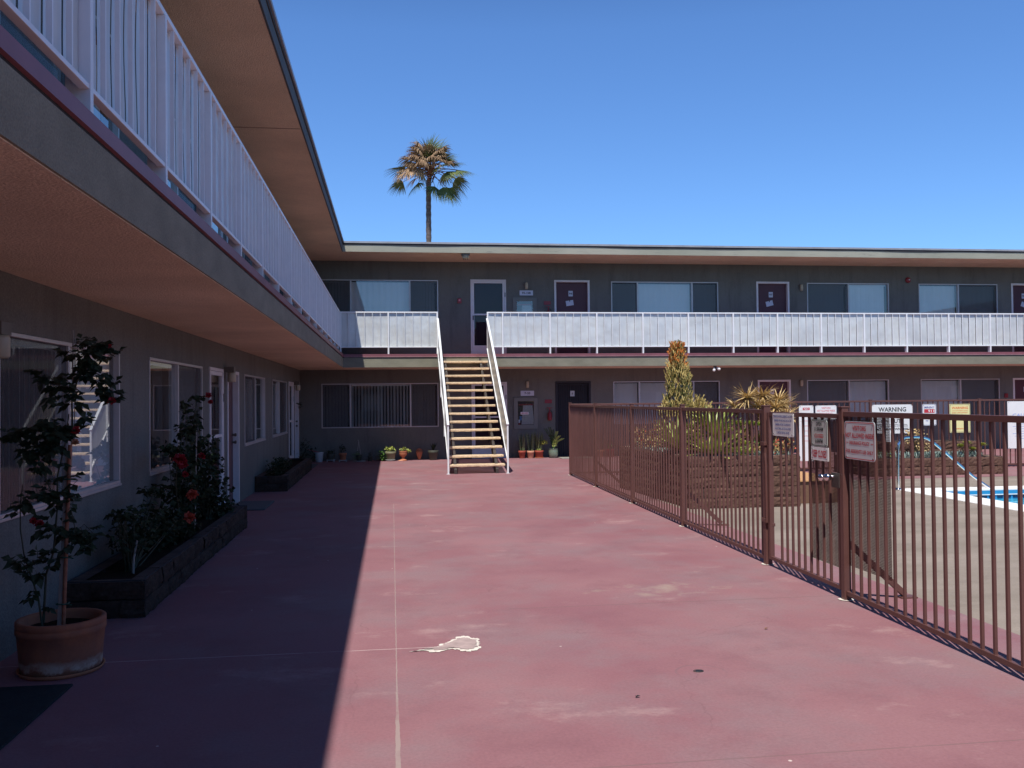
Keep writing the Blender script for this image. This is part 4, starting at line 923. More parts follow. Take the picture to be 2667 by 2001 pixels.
# ------------------------------------------------------------------ wall fittings
def wall_lamp(u, z, tf, label, s_=1.0):
    t_ = thing('wall_lamp', tf(u, 0, z), label, 'wall lamp', 'small wall lamps beside the doors')
    b = MB(); b.tube([tf(u,0.0,z), tf(u,0.02,z)], [0.05*s_, 0.05*s_], 12); b.tube([tf(u,0.02,z), tf(u,0.08,z+0.02), tf(u,0.10,z)], 0.018*s_, 8); b.build('bracket', M['lampmetal'], t_)
    b = MB(); c_ = tf(u, 0.10, z); b.lathe([(0.0,0.02),(0.035,0.02),(0.042,-0.02),(0.045,-0.10),(0.038,-0.155),(0.0,-0.165)], c_, 14); b.build('lamp_shade', M['lampglass'], t_)
wall_lamp(3.77, 2.13, FAR, 'wall lamp above the 7-20 plate on the ground floor')
wall_lamp(3.77, 4.90, FAR, 'wall lamp above the 95-108 plate on the upper floor')
wall_lamp(11.86, 2.11, FAR, 'wall lamp beside maroon door 9 on the ground floor')
wall_lamp(11.90, 4.90, FAR, 'wall lamp beside maroon door 97 on the upper floor')
def box_lamp(u, z, label):
    t_ = thing('wall_lamp', LEFT(u, 0, z), label, 'wall lamp', 'box wall lamps along the left wall')
    box('housing', (u-0.075, u+0.075, 0.0, 0.15, z-0.02, z+0.065), M['lampmetal'], t_, bev=0.004, tf=LEFT)
    b = MB(); b.lathe([(0.0,0.0),(0.055,0.0),(0.062,-0.02),(0.062,-0.13),(0.050,-0.145),(0.0,-0.145)], LEFT(u, 0.105, z-0.02), 16); b.build('lamp_shade', M['lampglass'], t_)
box_lamp(5.93, 2.10, 'box lamp at the left edge beside the nearest shaded window')
box_lamp(14.10, 2.12, 'box lamp between the white storm door and maroon door on the left wall')
box_lamp(23.80, 2.10, 'box lamp between the two farthest doors of the left wall')
# hose cabinets
def cabinet(z0, label, full=True):
    t_ = thing('fire_hose_cabinet', (3.72, YW, z0), label, 'hose cabinet', 'grey fire hose cabinets')
    u0, u1, z1 = 3.385, 4.065, z0+0.88; f = 0.115
    b = MB(FAR); b.box(u0, u0+f, 0, 0.035, z0, z1); b.box(u1-f, u1, 0, 0.035, z0, z1); b.box(u0+f, u1-f, 0, 0.035, z0, z0+f); b.box(u0+f, u1-f, 0, 0.035, z1-f*0.9, z1); b.build('cabinet_frame', M['cabinet'], t_, bev=0.004)
    box('back_panel', (u0+f, u1-f, 0.001, 0.004, z0+f, z1-f*0.9), M['room'], t_, tf=FAR)
    b = MB(FAR); n = 16
    for k in range(n):
        t2 = k/n; t3 = (k+0.9)/n; c_ = 3.785; wt, wb = 0.13, 0.185
        b.add([(c_-wb+2*wb*t2,0.012+0.006*(k%2),z0+f+0.01),(c_-wb+2*wb*t3,0.012+0.006*(k%2),z0+f+0.01),(c_-wt+2*wt*t3,0.012+0.006*(k%2),z0+0.66),(c_-wt+2*wt*t2,0.012+0.006*(k%2),z0+0.66)], [(0,1,2,3)])
    b.build('folded_hose', M['hose'], t_, recalc=False)
    box('hose_rack', (3.53, 3.93, 0.02, 0.026, z0+0.66, z0+0.70), M['redbox'], t_, tf=FAR)
    b = MB(FAR); b.box(3.515, 3.56, 0.006, 0.02, z0+0.17, z0+0.26, 0); b.box(3.515, 3.555, 0.006, 0.02, z0+f, z0+0.17, 1); b.build('hose_nozzle', [M['bag'], M['redbox']], t_)
    b = MB(FAR); b.box(3.55, 3.615, 0.004, 0.010, z0+0.24, z0+0.36); b.build('blue_valve', M['blueitem'], t_)
    if full:
        b = MB(FAR); b.box(3.575, 3.80, 0.036, 0.040, z0+0.405, z0+0.475, 0)
        put_text(b, 'FIRE HOSE', 3.685, z0+0.44, 0.18, 0.042, lambda x_, y_: (x_, 0.042, y_), 1); b.build('fire_hose_label', [M['signwhite'], M['inkred']], t_, recalc=False)
    b = MB(FAR); b.add([(u0+f,0.030,z0+f),(u1-f,0.030,z0+f),(u1-f,0.030,z1-f*0.9),(u0+f,0.030,z1-f*0.9)], [(0,1,2,3)]); b.build('pane', M['glass'], t_, recalc=False)
cabinet(0.82, 'grey fire hose cabinet with FIRE HOSE label on the ground floor')
cabinet(0.82+2.81, 'grey fire hose cabinet on the upper floor, half hidden by the railing', False)
def extinguisher(z, label):
    z = FAR(0,0,z)[2]
    t_ = thing('fire_extinguisher', (4.448, YW-0.08, z), label, 'fire extinguisher', 'wall hung red extinguishers')
    b = MB(); b.lathe([(0.0,0.0),(0.055,0.01),(0.062,0.03),(0.062,0.19),(0.045,0.235),(0.020,0.255),(0.018,0.30)], (4.448, YW-0.09, z), 16); b.build('cylinder', M['redbox'], t_)
    b = MB(); b.box(4.37, 4.53, YW-0.10, YW-0.07, z+0.36, z+0.375); b.box(4.433, 4.463, YW-0.10, YW-0.07, z+0.28, z+0.36); b.build('handle', M['redbox'], t_)
    b = MB(); b.tube([(4.468,YW-0.10,z+0.30),(4.518,YW-0.11,z+0.25),(4.513,YW-0.11,z+0.10)], 0.010, 6); b.build('discharge_hose', M['black'], t_)
extinguisher(1.045, 'red fire extinguisher on the wall left of the black security door')
extinguisher(1.045+2.85, 'red fire extinguisher on the upper wall left of door 96')
t_ = thing('fire_alarm_box', (1.885, YW, 4.41), 'small red fire alarm pull box beside the upper storm door', 'alarm box')
box('alarm_housing', (1.835, 1.945, 0, 0.045, 4.345, 4.48), M['redbox'], t_, bev=0.006, tf=FAR)
box('alarm_window', (1.865, 1.915, 0.045, 0.048, 4.40, 4.455), M['inkpink'], t_, tf=FAR)
t_ = thing('alarm_bell', (15.28, YW, 5.085), 'round red alarm bell high on the upper wall', 'alarm bell')
b = MB(); cY = YW
for rr_, w0 in ((0.085, 0.0),):
    b.tube([FAR(15.28,0.0,5.085), FAR(15.28,0.03,5.085), FAR(15.28,0.055,5.085), FAR(15.28,0.07,5.085)], [0.06,0.088,0.075,0.03], 20)
b.build('gong', M['redbox'], t_)
b = MB(); b.tube([FAR(15.30,0.07,5.09), FAR(15.30,0.085,5.09)], [0.022,0.018], 10); b.build('gong_cap', M['plate'], t_)
t_ = thing('fire_alarm_box', (18.40, YW, 1.62), 'small dark red alarm box left of maroon door 10', 'alarm box')
box('alarm_housing', (18.35, 18.45, 0, 0.045, 1.555, 1.68), M['redbox'], t_, bev=0.006, tf=FAR)
t_ = thing('soffit_lamp', (1.98, 23.95, 5.54), 'dark ribbed soffit lamp hanging under the upper eave', 'ceiling lamp')
b = MB(); b.box(1.87, 2.09, 23.86, 24.04, 5.49, 5.546); b.build('housing', M['lampmetal'], t_, bev=0.01)
b = MB(); b.lathe([(0.095,0.0),(0.09,-0.05),(0.07,-0.085),(0.0,-0.095)], (1.98,23.95,5.49), 16); b.build('diffuser', M['lampglass'], t_)
b = MB()
for k in (-1, 0, 1): b.tube([(1.98+k*0.05,23.86,5.49),(1.98+k*0.05,23.85,5.42),(1.98+k*0.05,23.95,5.385),(1.98+k*0.05,24.05,5.42),(1.98+k*0.05,24.05,5.49)], 0.006, 6)
b.tube([(1.88,23.85,5.43),(2.08,23.85,5.43)], 0.006, 6); b.build('cage', M['lampmetal'], t_)
t_ = thing('floodlight', (8.85, 23.94, 2.52), 'twin bulb floodlight under the walkway slab', 'floodlight')
b = MB(); b.lathe([(0.05,0.0),(0.05,-0.02),(0.02,-0.03),(0.0,-0.03)], (8.85,23.94,2.518), 14); b.tube([(8.85,23.94,2.49),(8.82,23.92,2.46)], 0.02, 8); b.tube([(8.85,23.94,2.49),(8.90,23.92,2.465)], 0.02, 8); b.build('bracket', M['lampmetal'], t_)
for (a_, c_, r_) in (((8.82,23.92,2.46),(8.80,23.88,2.40),0.045), ((8.90,23.92,2.465),(8.94,23.87,2.43),0.045)):
    a_, c_ = Vector(a_), Vector(c_); d_ = (c_-a_).normalized(); b = MB(); b.tube([a_, a_+d_*0.03, a_+d_*0.07, a_+d_*0.10, a_+d_*0.115], [0.02,0.032,0.045,0.034,0.012], 14); b.build('bulb', M['bulb'], t_)

# ------------------------------------------------------------------ mats
t_ = thing('door_mat', (-2.2, 14.75, 0), 'thin grey door mat before the maroon door on the left wall', 'door mat'); box('mat_pad', (-2.48, -1.93, 14.15, 15.28, 0.003, 0.028), M['mat'], t_, bev=0.006)
t_ = thing('door_mat', (-2.1, 5.0, 0), 'dark blue-green mat on the floor at the lower left corner', 'door mat'); box('mat_pad', (-2.45, -1.86, 4.15, 5.60, 0.003, 0.016), M['matblue'], t_, bev=0.004)
t_ = thing('door_mat', (-2.1, 23.5, 0), 'dark mat before the farthest left door', 'door mat'); box('mat_pad', (-2.45, -1.93, 22.7, 24.2, 0.003, 0.014), M['mat'], t_, bev=0.004)
t_ = thing('door_mat', (5.0, 24.7, 0), 'pale door mat in front of the black security door', 'door mat'); box('mat_pad', (4.62, 5.5, 24.45, 24.95, 0.003, 0.02), M['greysteel'], t_, bev=0.004)

# ------------------------------------------------------------------ planters
def block_wall(par, p, q, courses, h, thick, name='block_course', bl=0.42, inward=None, face='sleeper', top='sleepertop'):
    """rough split-block wall between p and q (outer face on the line), one mesh per course"""
    p, q = Vector((*p,0)), Vector((*q,0)); d = (q-p); L = d.length; d.normalize(); nrm = Vector(inward)
    for c_ in range(courses):
        b = MB(); s_ = -0.0 + (0.5*bl if c_ % 2 else 0); z0, z1 = c_*h+0.0015, (c_+1)*h-0.010
        cuts = [0.0]; x = s_ if s_ > 0 else bl
        while x < L-0.08: cuts.append(x); x += bl*random.uniform(0.85,1.15)
        cuts.append(L)
        for k in range(len(cuts)-1):
            a, e = cuts[k]+0.003, cuts[k+1]-0.003; nx, nz = max(3,int((e-a)/0.06)), 4
            vs = []; off = random.uniform(-0.006, 0.006)
            for jn in range(nz+1):
                for i in range(nx+1):
                    u = a+(e-a)*i/nx; z = z0+(z1-z0)*jn/nz
                    r_ = random.uniform(-0.008,0.008)+off
                    if jn in (0,nz): r_ += 0.010
                    if i in (0,nx): r_ += 0.006
                    zz = z + (random.uniform(-0.004,0.004) if jn in (0,nz) else 0)
                    vs.append(p + d*u + nrm*r_ + Vector((0,0,zz)))
            m_ = nx+1; fs = [(jn*m_+i, jn*m_+i+1, (jn+1)*m_+i+1, (jn+1)*m_+i) for jn in range(nz) for i in range(nx)]
            o = len(vs)
            vs += [p+d*a+nrm*thick+Vector((0,0,z1)), p+d*e+nrm*thick+Vector((0,0,z1)), p+d*a+nrm*thick+Vector((0,0,z0)), p+d*e+nrm*thick+Vector((0,0,z0))]
            tl, tr = nz*m_, nz*m_+nx; bl_, br = 0, nx
            b.add(vs, fs)
            b.add([vs[tl+i] for i in range(m_)]+[vs[o+1], vs[o]], [tuple(range(m_+2))], 1 if c_ == courses-1 else 0)
            b.add([vs[bl_], vs[tl], vs[o], vs[o+2]], [(0,1,2,3)]); b.add([vs[br], vs[tr], vs[o+1], vs[o+3]], [(0,1,2,3)])
        # dark joint behind the faces
        b.add([p+nrm*0.022+Vector((0,0,z0-0.01)), q+nrm*0.022+Vector((0,0,z0-0.01)), q+nrm*0.022+Vector((0,0,z1+0.009)), p+nrm*0.022+Vector((0,0,z1+0.009))], [(0,1,2,3)], 2)
        b.build(name, [M[face], M[top], M['shadowjoint']], par, recalc=False)
def planter(label, poly, courses, h, soilz, group, thick=0.13, face='sleeper', top='sleepertop'):
    cx = sum(p[0] for p in poly)/len(poly); cy = sum(p[1] for p in poly)/len(poly)
    t_ = thing('planter_bed', (cx, cy, 0), label, 'planter', group)
    n = len(poly)
    for i in range(n):
        p, q = poly[i], poly[(i+1) % n]; dx, dy = q[0]-p[0], q[1]-p[1]; l_ = math.hypot(dx, dy)
        block_wall(t_, p, q, courses, h, thick, inward=(-dy/l_, dx/l_, 0), face=face, top=top)
    ins = [(p[0]+(cx-p[0])*0.03, p[1]+(cy-p[1])*0.03) for p in poly]
    b = MB(); m_ = 12
    # slightly uneven soil sheet
    vs = []
    for jn in range(m_+1):
        for i in range(m_+1):
            a, c_ = i/m_, jn/m_
            lo = Vector(ins[0]).lerp(Vector(ins[1]), a); hi = Vector(ins[3]).lerp(Vector(ins[2]), a); v = lo.lerp(hi, c_)
            vs.append((v.x, v.y, soilz+random.uniform(-0.02,0.02)))
    b.add(vs, [(jn*(m_+1)+i, jn*(m_+1)+i+1, (jn+1)*(m_+1)+i+1, (jn+1)*(m_+1)+i) for jn in range(m_) for i in range(m_)], 0, True); b.build('soil', M['soil'], t_, recalc=False)
    return t_
planter('large raised bed of brown split blocks behind the pool fence', [(4.37,12.93),(6.09,12.91),(6.12,16.25),(4.15,16.25)], 5, 0.156, 0.70, 'brown block planters')
planter('low brown block planter beyond the pool, below the warning signs', [(9.60,17.25),(12.575,17.25),(12.575,18.70),(9.60,18.70)], 2, 0.186, 0.33, 'brown block planters')
t_ = planter('raised back tier of brown blocks behind the low pool planter', [(10.60,18.22),(12.69,18.22),(12.69,18.72),(10.60,18.72)], 4, 0.163, 0.60, 'brown block planters', 0.10)
planter('near brown block planter against the shaded left wall', [(-2.50,7.28),(-1.895,7.28),(-1.90,12.30),(-2.50,12.30)], 2, 0.145, 0.24, 'brown block planters', face='shadeblock', top='shadecap')
planter('farther low brown block planter against the shaded left wall', [(-2.50,17.03),(-1.917,17.03),(-1.93,22.3),(-2.50,22.3)], 2, 0.145, 0.24, 'brown block planters', face='shadeblock', top='shadecap')
t_ = thing('wooden_bench_box', (6.6, 14, 0), 'low wooden box with an orange plywood top beside the big planter', 'wooden box')
b = MB(); b.box(6.17, 6.95, 13.25, 15.30, 0.0, 0.335); b.build('box_body', M['plybrown'], t_)
b = MB(); b.box(6.15, 6.98, 13.22, 15.33, 0.335, 0.36); b.build('box_top', M['ply'], t_, bev=0.003)

# ------------------------------------------------------------------ palm
def palm():
    t_ = thing('palm_tree', (2.48, 60, 0), 'tall fan palm with green and dead brown fronds above the roof', 'palm tree')
    b = MB(); n = 64; pts = []; rs = []
    for i in range(n+1):
        z = 16.3*i/n; pts.append((2.40+0.012*z+0.05*math.sin(z*0.3), 60, z)); rs.append(0.205-0.0025*z+(0.016 if i % 2 else -0.006)+random.uniform(-.006,.006))
    b.tube(pts, rs, 14); b.build('trunk', M['trunk'], t_)
    cx, cz = 2.66, 16.75
    b = MB()
    for k in range(34):
        a = random.uniform(0, 2*math.pi); z = random.uniform(-0.5, 0.5)
        b.blade((cx+0.14*math.cos(a), 60+0.14*math.sin(a), cz+z-0.2), (math.cos(a)*0.5, math.sin(a)*0.5, 0.9), 0.7, 0.14, 0, 0.3, 3)
    b.build('leaf_bases', M['petiole'], t_, recalc=False)
    def fan(b, base, d, pet, L, nl, spread, droop, wind=0.25, mi=0):
        d = Vector(d).normalized(); p = Vector(base); q = p + d*pet*0.5 + Vector((0,0,0.03)); e = p + d*pet + Vector((0,0,-0.10*pet))
        b.tube([p, q, e], [0.03, 0.022, 0.016], 5, 1, cap=False)
        ax = (e-q).normalized(); sd = ax.cross(Vector((0,0,1)))
        if sd.length < 0.1: sd = Vector((1,0,0))
        sd.normalize(); nn = sd.cross(ax)
        tw = random.uniform(-0.7, 0.7); sd, nn = sd*math.cos(tw)+nn*math.sin(tw), nn*math.cos(tw)-sd*math.sin(tw)
        for k in range(nl):
            a = -spread + 2*spread*k/(nl-1); a += random.uniform(-.04,.04)
            dd = (ax*math.cos(a) + sd*math.sin(a) - nn*0.18*abs(math.sin(a))).normalized()
            ll = L*(1-0.28*abs(a)/spread)*random.uniform(0.85,1.08)
            x = e.copy(); w_ = 0.075; vs = []; s2 = dd.cross(nn).normalized(); seg = 4
            for s_ in range(seg+1):
                tt = s_/seg; ww = w_*(0.5+0.9*tt if tt < 0.45 else (1-tt)*1.65+0.06)
                vs += [x - s2*ww/2, x + s2*ww/2]
                x = x + dd*(ll/seg); dd = (dd + Vector((wind*0.22,0,-droop*(0.25+tt)))/seg*1.6).normalized()
            b.add(vs, [(2*s_,2*s_+1,2*s_+3,2*s_+2) for s_ in range(seg)], mi)
    g = [(-.35,.1,.95,1.2),(.05,.2,1.0,1.35),(.35,-.1,.95,1.25),(.75,.2,.7,1.2),(1.0,-.2,.40,1.35),(1.0,.1,.15,1.6),(1.0,-.4,-.05,1.7),(.95,.3,-.25,1.6),(.8,-.2,-.55,1.55),(.55,-.4,-.8,1.3),(.25,-.5,-.85,0.9),
         (-.55,-.4,-.55,1.1),(-1.0,.2,-.35,1.7),(-1.0,-.2,.05,1.55),(-.9,.3,.45,1.0),(-.2,-.9,.4,.9),(.4,-.9,.25,1.0),(.2,.9,.5,1.0),(-.5,.8,.3,1.0),(.7,.7,0,1.2),(.1,-.9,.8,.9),(.75,-.6,-.1,1.2),(.6,-.6,.55,1.1),(.9,-.1,-.75,1.35),(-.1,-.2,1.0,1.1)]
    bb = MB()
    for dx, dy, dz, pt in g:
        fan(bb, (cx, 60, cz+random.uniform(-.1,.3)), (dx,dy,dz+0.1), pt*1.12, random.uniform(1.25,1.6), 28, R(78), random.uniform(0.5,1.1), 0.35)
    bb.build('green_fronds', [M['frond'], M['petiole']], t_, recalc=False)
    bb = MB()
    for k in range(46):
        a = random.uniform(0, 2*math.pi); lft = random.random() < 0.68
        dx = -abs(math.cos(a))*random.uniform(.3,1) if lft else abs(math.cos(a))*random.uniform(.2,.8)
        el = random.choice([random.uniform(-.2,.6), random.uniform(.3,1.3), random.uniform(0,.8)])
        fan(bb, (cx, 60, cz+random.uniform(-.2,.2)), (dx, -abs(math.sin(a))*0.7, el), random.uniform(0.8,1.75), random.uniform(1.0,1.5), 18, R(55), random.uniform(1.9,3.2), 0.15)
    bb.build('dead_fronds', [M['deadfrond'], M['petiole']], t_, recalc=False)
palm()

# ------------------------------------------------------------------ generic foliage
def rdir(el_lo=-0.3, el_hi=1.0):
    a = random.uniform(0, 2*math.pi); z = random.uniform(el_lo, el_hi); r_ = math.sqrt(max(0.0, 1-min(1, z*z))); return Vector((r_*math.cos(a), r_*math.sin(a), z))
def leaf_cloud(b, c, rad, n, L, W, mi=0, droop=0.25, flat=0.0):
    c = Vector(c)
    for _ in range(n):
        v = rdir(-1, 1)*(random.random()**0.45); p = c + Vector((v.x*rad[0], v.y*rad[1], v.z*rad[2]))
        d = rdir(-0.5, 0.7); s_ = random.uniform(0.7, 1.25); b.leaf(p, d, rdir(0.2,1), L*s_, W*s_, mi, droop)
def bush(name, label, base, clumps, L, W, m, stems=10, cat='shrub', group=None, m2=None, flowers=(), stake=None):
    """clumps: (centre, radii, leaves)"""
    base = Vector(base); t_ = thing(name, tuple(base), label, cat, group)
    b = MB(); b2 = MB()
    for c_, rad, n in clumps:
        c_ = Vector(c_)
        for k in range(max(2, stems//max(1,len(clumps)//2))):
            e = c_ + Vector((random.uniform(-.7,.7)*rad[0], random.uniform(-.7,.7)*rad[1], random.uniform(-.3,.6)*rad[2]))
            m_ = base.lerp(e, 0.5) + Vector((random.uniform(-.04,.04), random.uniform(-.04,.04), 0.02)); q = base + Vector((random.uniform(-.03,.03), random.uniform(-.03,.03), 0))
            b2.tube([q, m_, e], [0.007, 0.005, 0.0025], 5, cap=False)
        leaf_cloud(b, c_, rad, n, L, W, 0)
    b2.build('stems', M['cane'], t_, recalc=False); b.build('foliage', M[m], t_, recalc=False)
    for f_ in flowers: flower(t_, *f_)
    if stake:
        q = MB(); q.tube([stake[0], stake[1]], 0.007, 6); q.build('cane_stake', M['stakewood'], t_)
    return t_
def flower(par, c, r_, m='petalred', layers=4):
    b = MB(); c = Vector(c)
    for l_ in range(layers):
        n = 5+l_; rr = r_*(0.35+0.65*l_/(layers-1)) if layers > 1 else r_
        for k in range(n):
            a = 2*math.pi*k/n+l_*0.5+random.uniform(-.2,.2); d = Vector((math.cos(a), math.sin(a), 0.9-0.28*l_))
            b.leaf(c + Vector((0,0,-0.004*l_)), d, (0,0,1), rr*random.uniform(.85,1.1), rr*0.95, 0, 0.15, 0.35)
            d2 = Vector((math.cos(a), 0.9-0.28*l_, math.sin(a))); b.leaf(c, d2*1.0, (0,-1,0), rr*random.uniform(.7,1), rr*0.9, 0, 0.0, 0.35)
    return b.build('flower', M[m], par, recalc=False)
def pot_body(par, c, r_top, r_bot, h, m, rim=True, saucer=None, n=24):
    b = MB(); x, y, z = c; k = r_top
    prof = [(0.0,0.0),(r_bot*0.96,0.0),(r_bot,0.006)]
    if rim: prof += [(r_top*0.90,h*0.74),(r_top*0.985,h*0.76),(r_top,h*0.80),(r_top,h*0.985),(r_top*0.97,h),(r_top*0.88,h),(r_top*0.86,h*0.85)]
    else: prof += [(r_bot+(r_top-r_bot)*0.5,h*0.5),(r_top,h*0.985),(r_top*0.98,h),(r_top*0.90,h),(r_top*0.86,h*0.85)]
    b.lathe(prof, c, n); b.build('pot', M[m], par, recalc=False)
    b = MB(); b.disc(r_top*0.87, (x, y, z+h*0.86), 18); b.build('soil', M['soil'], par, recalc=False)
    if saucer:
        b = MB(); b.lathe([(0,0.0),(saucer[0]*0.9,0.0),(saucer[0],0.022),(saucer[0]*0.94,0.022),(saucer[0]*0.86,0.006),(0,0.006)], (x,y,z+0.001), n); b.build('saucer', M[saucer[1]], par, recalc=False)
def potted(name, label, c, r_top, r_bot, h, m, group=None, **kw):
    t_ = thing(name, tuple(c), label, 'potted plant', group); pot_body(t_, c, r_top, r_bot, h, m, **kw); return t_
def snake(par, c, h, n, spread, L0, L1):
    b = MB()
    for k in range(n):
        a = random.uniform(0, 2*math.pi); r_ = spread*math.sqrt(random.random()); p = (c[0]+r_*math.cos(a), c[1]+r_*math.sin(a)*0.8, c[2]+h)
        b.blade(p, (math.cos(a)*0.13+random.uniform(-.05,.05), math.sin(a)*0.1, 1), random.uniform(L0, L1), random.uniform(0.032,0.05), 0, random.uniform(-.05,.08), 5, 0.002, side=(math.cos(random.uniform(-1,1)), 0.6*random.uniform(-1,1), 0), mid=1.15)
    b.build('leaves', M['snake'], par, recalc=False)
def foliage_part(par, c, rad, n, L, W, m, name='leaves'):
    b = MB(); leaf_cloud(b, c, rad, n, L, W); b.build(name, M[m], par, recalc=False)

# pots along the far wall, left to right
YQ = 25.03
POTS0 = set(o.name for o in C.objects)
bush('vine_shrub', 'dark twining shrub in the shaded far corner by the last door', (-2.33, 24.95, 0), [((-2.30,24.95,0.42),(0.16,0.12,0.26),110), ((-2.42,24.9,0.15),(0.1,0.12,0.14),50), ((-2.12,25.0,0.25),(0.12,0.1,0.22),70)], 0.055, 0.04, 'leafdark', 8)
t_ = thing('bucket', (-1.95, YQ, 0), 'pale round bucket in the shaded row of pots under the far window', 'bucket'); pot_body(t_, (-1.95,YQ,0.0), 0.122, 0.092, 0.27, 'whitepot', rim=False)
t_ = thing('hand_trowel', (-2.05, YQ-0.02, 0.25), 'red plastic garden tool resting on the pale bucket', 'garden tool'); b = MB(); b.bar((-2.20,YQ-0.02,0.335),(-1.93,YQ-0.02,0.262), 0.05, 0.02); b.bar((-2.26,YQ-0.02,0.35),(-2.18,YQ-0.02,0.33), 0.03, 0.02); b.build('tool_blade', M['toolpink'], t_, bev=0.005)
t_ = potted('potted_plant', 'dark bowl on white legs holding a low dark plant', (-1.64, YQ, 0.06), 0.13, 0.08, 0.17, 'darkpot', rim=False)
b = MB(); b.lathe([(0.0,0.0),(0.11,0.0),(0.125,0.02),(0.11,0.02),(0.0,0.01)], (-1.64,YQ,0.045), 18)
for sx in (-1,1): b.box(-1.64+sx*0.09-0.012, -1.64+sx*0.09+0.012, YQ-0.08, YQ-0.055, 0, 0.05)
b.build('plant_stand', M['whitepot'], t_)
foliage_part(t_, (-1.64,YQ,0.27), (0.11,0.1,0.07), 60, 0.05, 0.035, 'leafdark')
t_ = potted('potted_plant', 'shaded terracotta pot on a small stand with a tall dark plant', (-1.315, YQ, 0.05), 0.105, 0.075, 0.185, 'terra')
b = MB()
for sx in (-1,1): b.box(-1.315+sx*0.09-0.012, -1.315+sx*0.09+0.012, YQ-0.09, YQ-0.06, 0, 0.045)
b.box(-1.42,-1.21,YQ-0.09,YQ+0.08,0.032,0.048); b.build('plant_stand', M['whitepot'], t_)
foliage_part(t_, (-1.34,YQ,0.36), (0.11,0.08,0.13), 80, 0.055, 0.03, 'leafdark')
t_ = potted('potted_plant', 'hanging basket pot with a white wire hook, standing on the ground', (-0.89, YQ, 0.022), 0.088, 0.065, 0.16, 'darkpot')
b = MB(); b.tube([(-0.94,YQ,0.19),(-0.90,YQ,0.50),(-0.892,YQ,0.56),(-0.905,YQ,0.585),(-0.925,YQ,0.57)], 0.004, 5); b.tube([(-0.84,YQ,0.19),(-0.885,YQ,0.46),(-0.892,YQ,0.53)], 0.0035, 5); b.build('wire_hanger', M['frame'], t_)
b = MB(); b.lathe([(0,0.0),(0.17,0.0),(0.18,0.014),(0,0.010)], (-0.88,YQ-0.02,0.003), 20); b.build('tray', M['whitepot'], t_, recalc=False)
foliage_part(t_, (-0.93,YQ-0.03,0.17), (0.15,0.1,0.10), 120, 0.06, 0.016, 'leafgreen')
t_ = potted('potted_plant', 'small dark pot between the wire hanger pot and the sunlit green pot', (-0.59, YQ, 0.0), 0.07, 0.055, 0.15, 'darkpot')
foliage_part(t_, (-0.60,YQ,0.19), (0.07,0.06,0.06), 45, 0.04, 0.02, 'leafdark')
t_ = thing('leafy_plant', (-0.27, YQ-0.05, 0), 'leafy green plant with drooping leaves at the edge of the shade', 'plant')
b = MB()
for k in range(46):
    a = random.uniform(0,2*math.pi); b.blade((-0.27+random.uniform(-.04,.04),YQ-0.05+random.uniform(-.04,.04),random.uniform(0.0,0.26)), (math.cos(a),math.sin(a)*0.8,random.uniform(0.3,1.2)), random.uniform(0.14,0.24), 0.045, 0, random.uniform(0.9,1.8), 4)
b.build('leaves', M['leafgreen'], t_, recalc=False)
t_ = potted('potted_plant', 'sunlit olive green plastic pot with a lime green plant', (-0.045, YQ-0.08, 0.018), 0.152, 0.108, 0.245, 'olivepot', saucer=(0.135,'whitepot'))
foliage_part(t_, (-0.06,YQ-0.1,0.335), (0.15,0.11,0.075), 120, 0.055, 0.035, 'leaflime')
t_ = thing('potted_plant', (0.295, YQ-0.08, 0), 'terracotta urn on a pedestal foot with trailing lime leaves', 'potted plant')
b = MB(); b.lathe([(0.0,0.0),(0.10,0.0),(0.105,0.02),(0.075,0.035),(0.045,0.05),(0.030,0.085),(0.045,0.11),(0.095,0.15),(0.112,0.20),(0.106,0.245),(0.114,0.255),(0.112,0.268),(0.09,0.268),(0.085,0.22)], (0.295,YQ-0.08,0.0), 24); b.build('urn', M['terra'], t_, recalc=False)
b = MB(); b.disc(0.088,(0.295,YQ-0.08,0.235)); b.build('soil', M['soil'], t_, recalc=False)
foliage_part(t_, (0.30,YQ-0.1,0.325), (0.11,0.09,0.07), 60, 0.05, 0.035, 'leaflime'); foliage_part(t_, (0.44,YQ-0.12,0.27), (0.08,0.05,0.05), 30, 0.05, 0.035, 'leaflime', 'trailing_leaves')
b = MB(); b.lathe([(0,0.0),(0.09,0.0),(0.075,0.02),(0,0.026)], (0.24,YQ-0.12,0.001), 12); b.build('foot_shard', M['terrapale'], t_, recalc=False)
t_ = thing('wall_pot', (0.74, 25.2, 0), 'pointed terracotta wall pot leaning against the shaded wall', 'wall pot')
b = MB(); b.lathe([(0.0,0.0),(0.035,0.02),(0.065,0.10),(0.088,0.18),(0.092,0.235),(0.08,0.24),(0.07,0.20)], (0.735,25.17,0.01), 16, sy=0.6); b.build('pot', M['terra'], t_, recalc=False)
b = MB(); b.lathe([(0.0,0.0),(0.06,0.01),(0.088,0.06),(0.06,0.105),(0.0,0.12)], (0.735,25.2,0.20), 14, sy=0.4); b.build('pot_shield', M['terra'], t_, recalc=False)
t_ = potted('potted_plant', 'dark pot with upright spiky leaves left of the stairs', (1.11, YQ, 0.0), 0.148, 0.095, 0.27, 'darkpot')
b = MB()
for k in range(14):
    a = random.uniform(0,2*math.pi); b.blade((1.11,YQ,0.25), (math.cos(a)*0.5,math.sin(a)*0.4,1), random.uniform(0.18,0.30), 0.035, 0, 0.4, 4)
b.build('leaves', M['leafdark'], t_, recalc=False)
t_ = potted('potted_plant', 'red clay pot with snake plants, leftmost of the row under the hose cabinet', (3.56, YQ, 0.0), 0.105, 0.072, 0.215, 'terrared'); snake(t_, (3.56,YQ,0), 0.18, 15, 0.065, 0.38, 0.56)
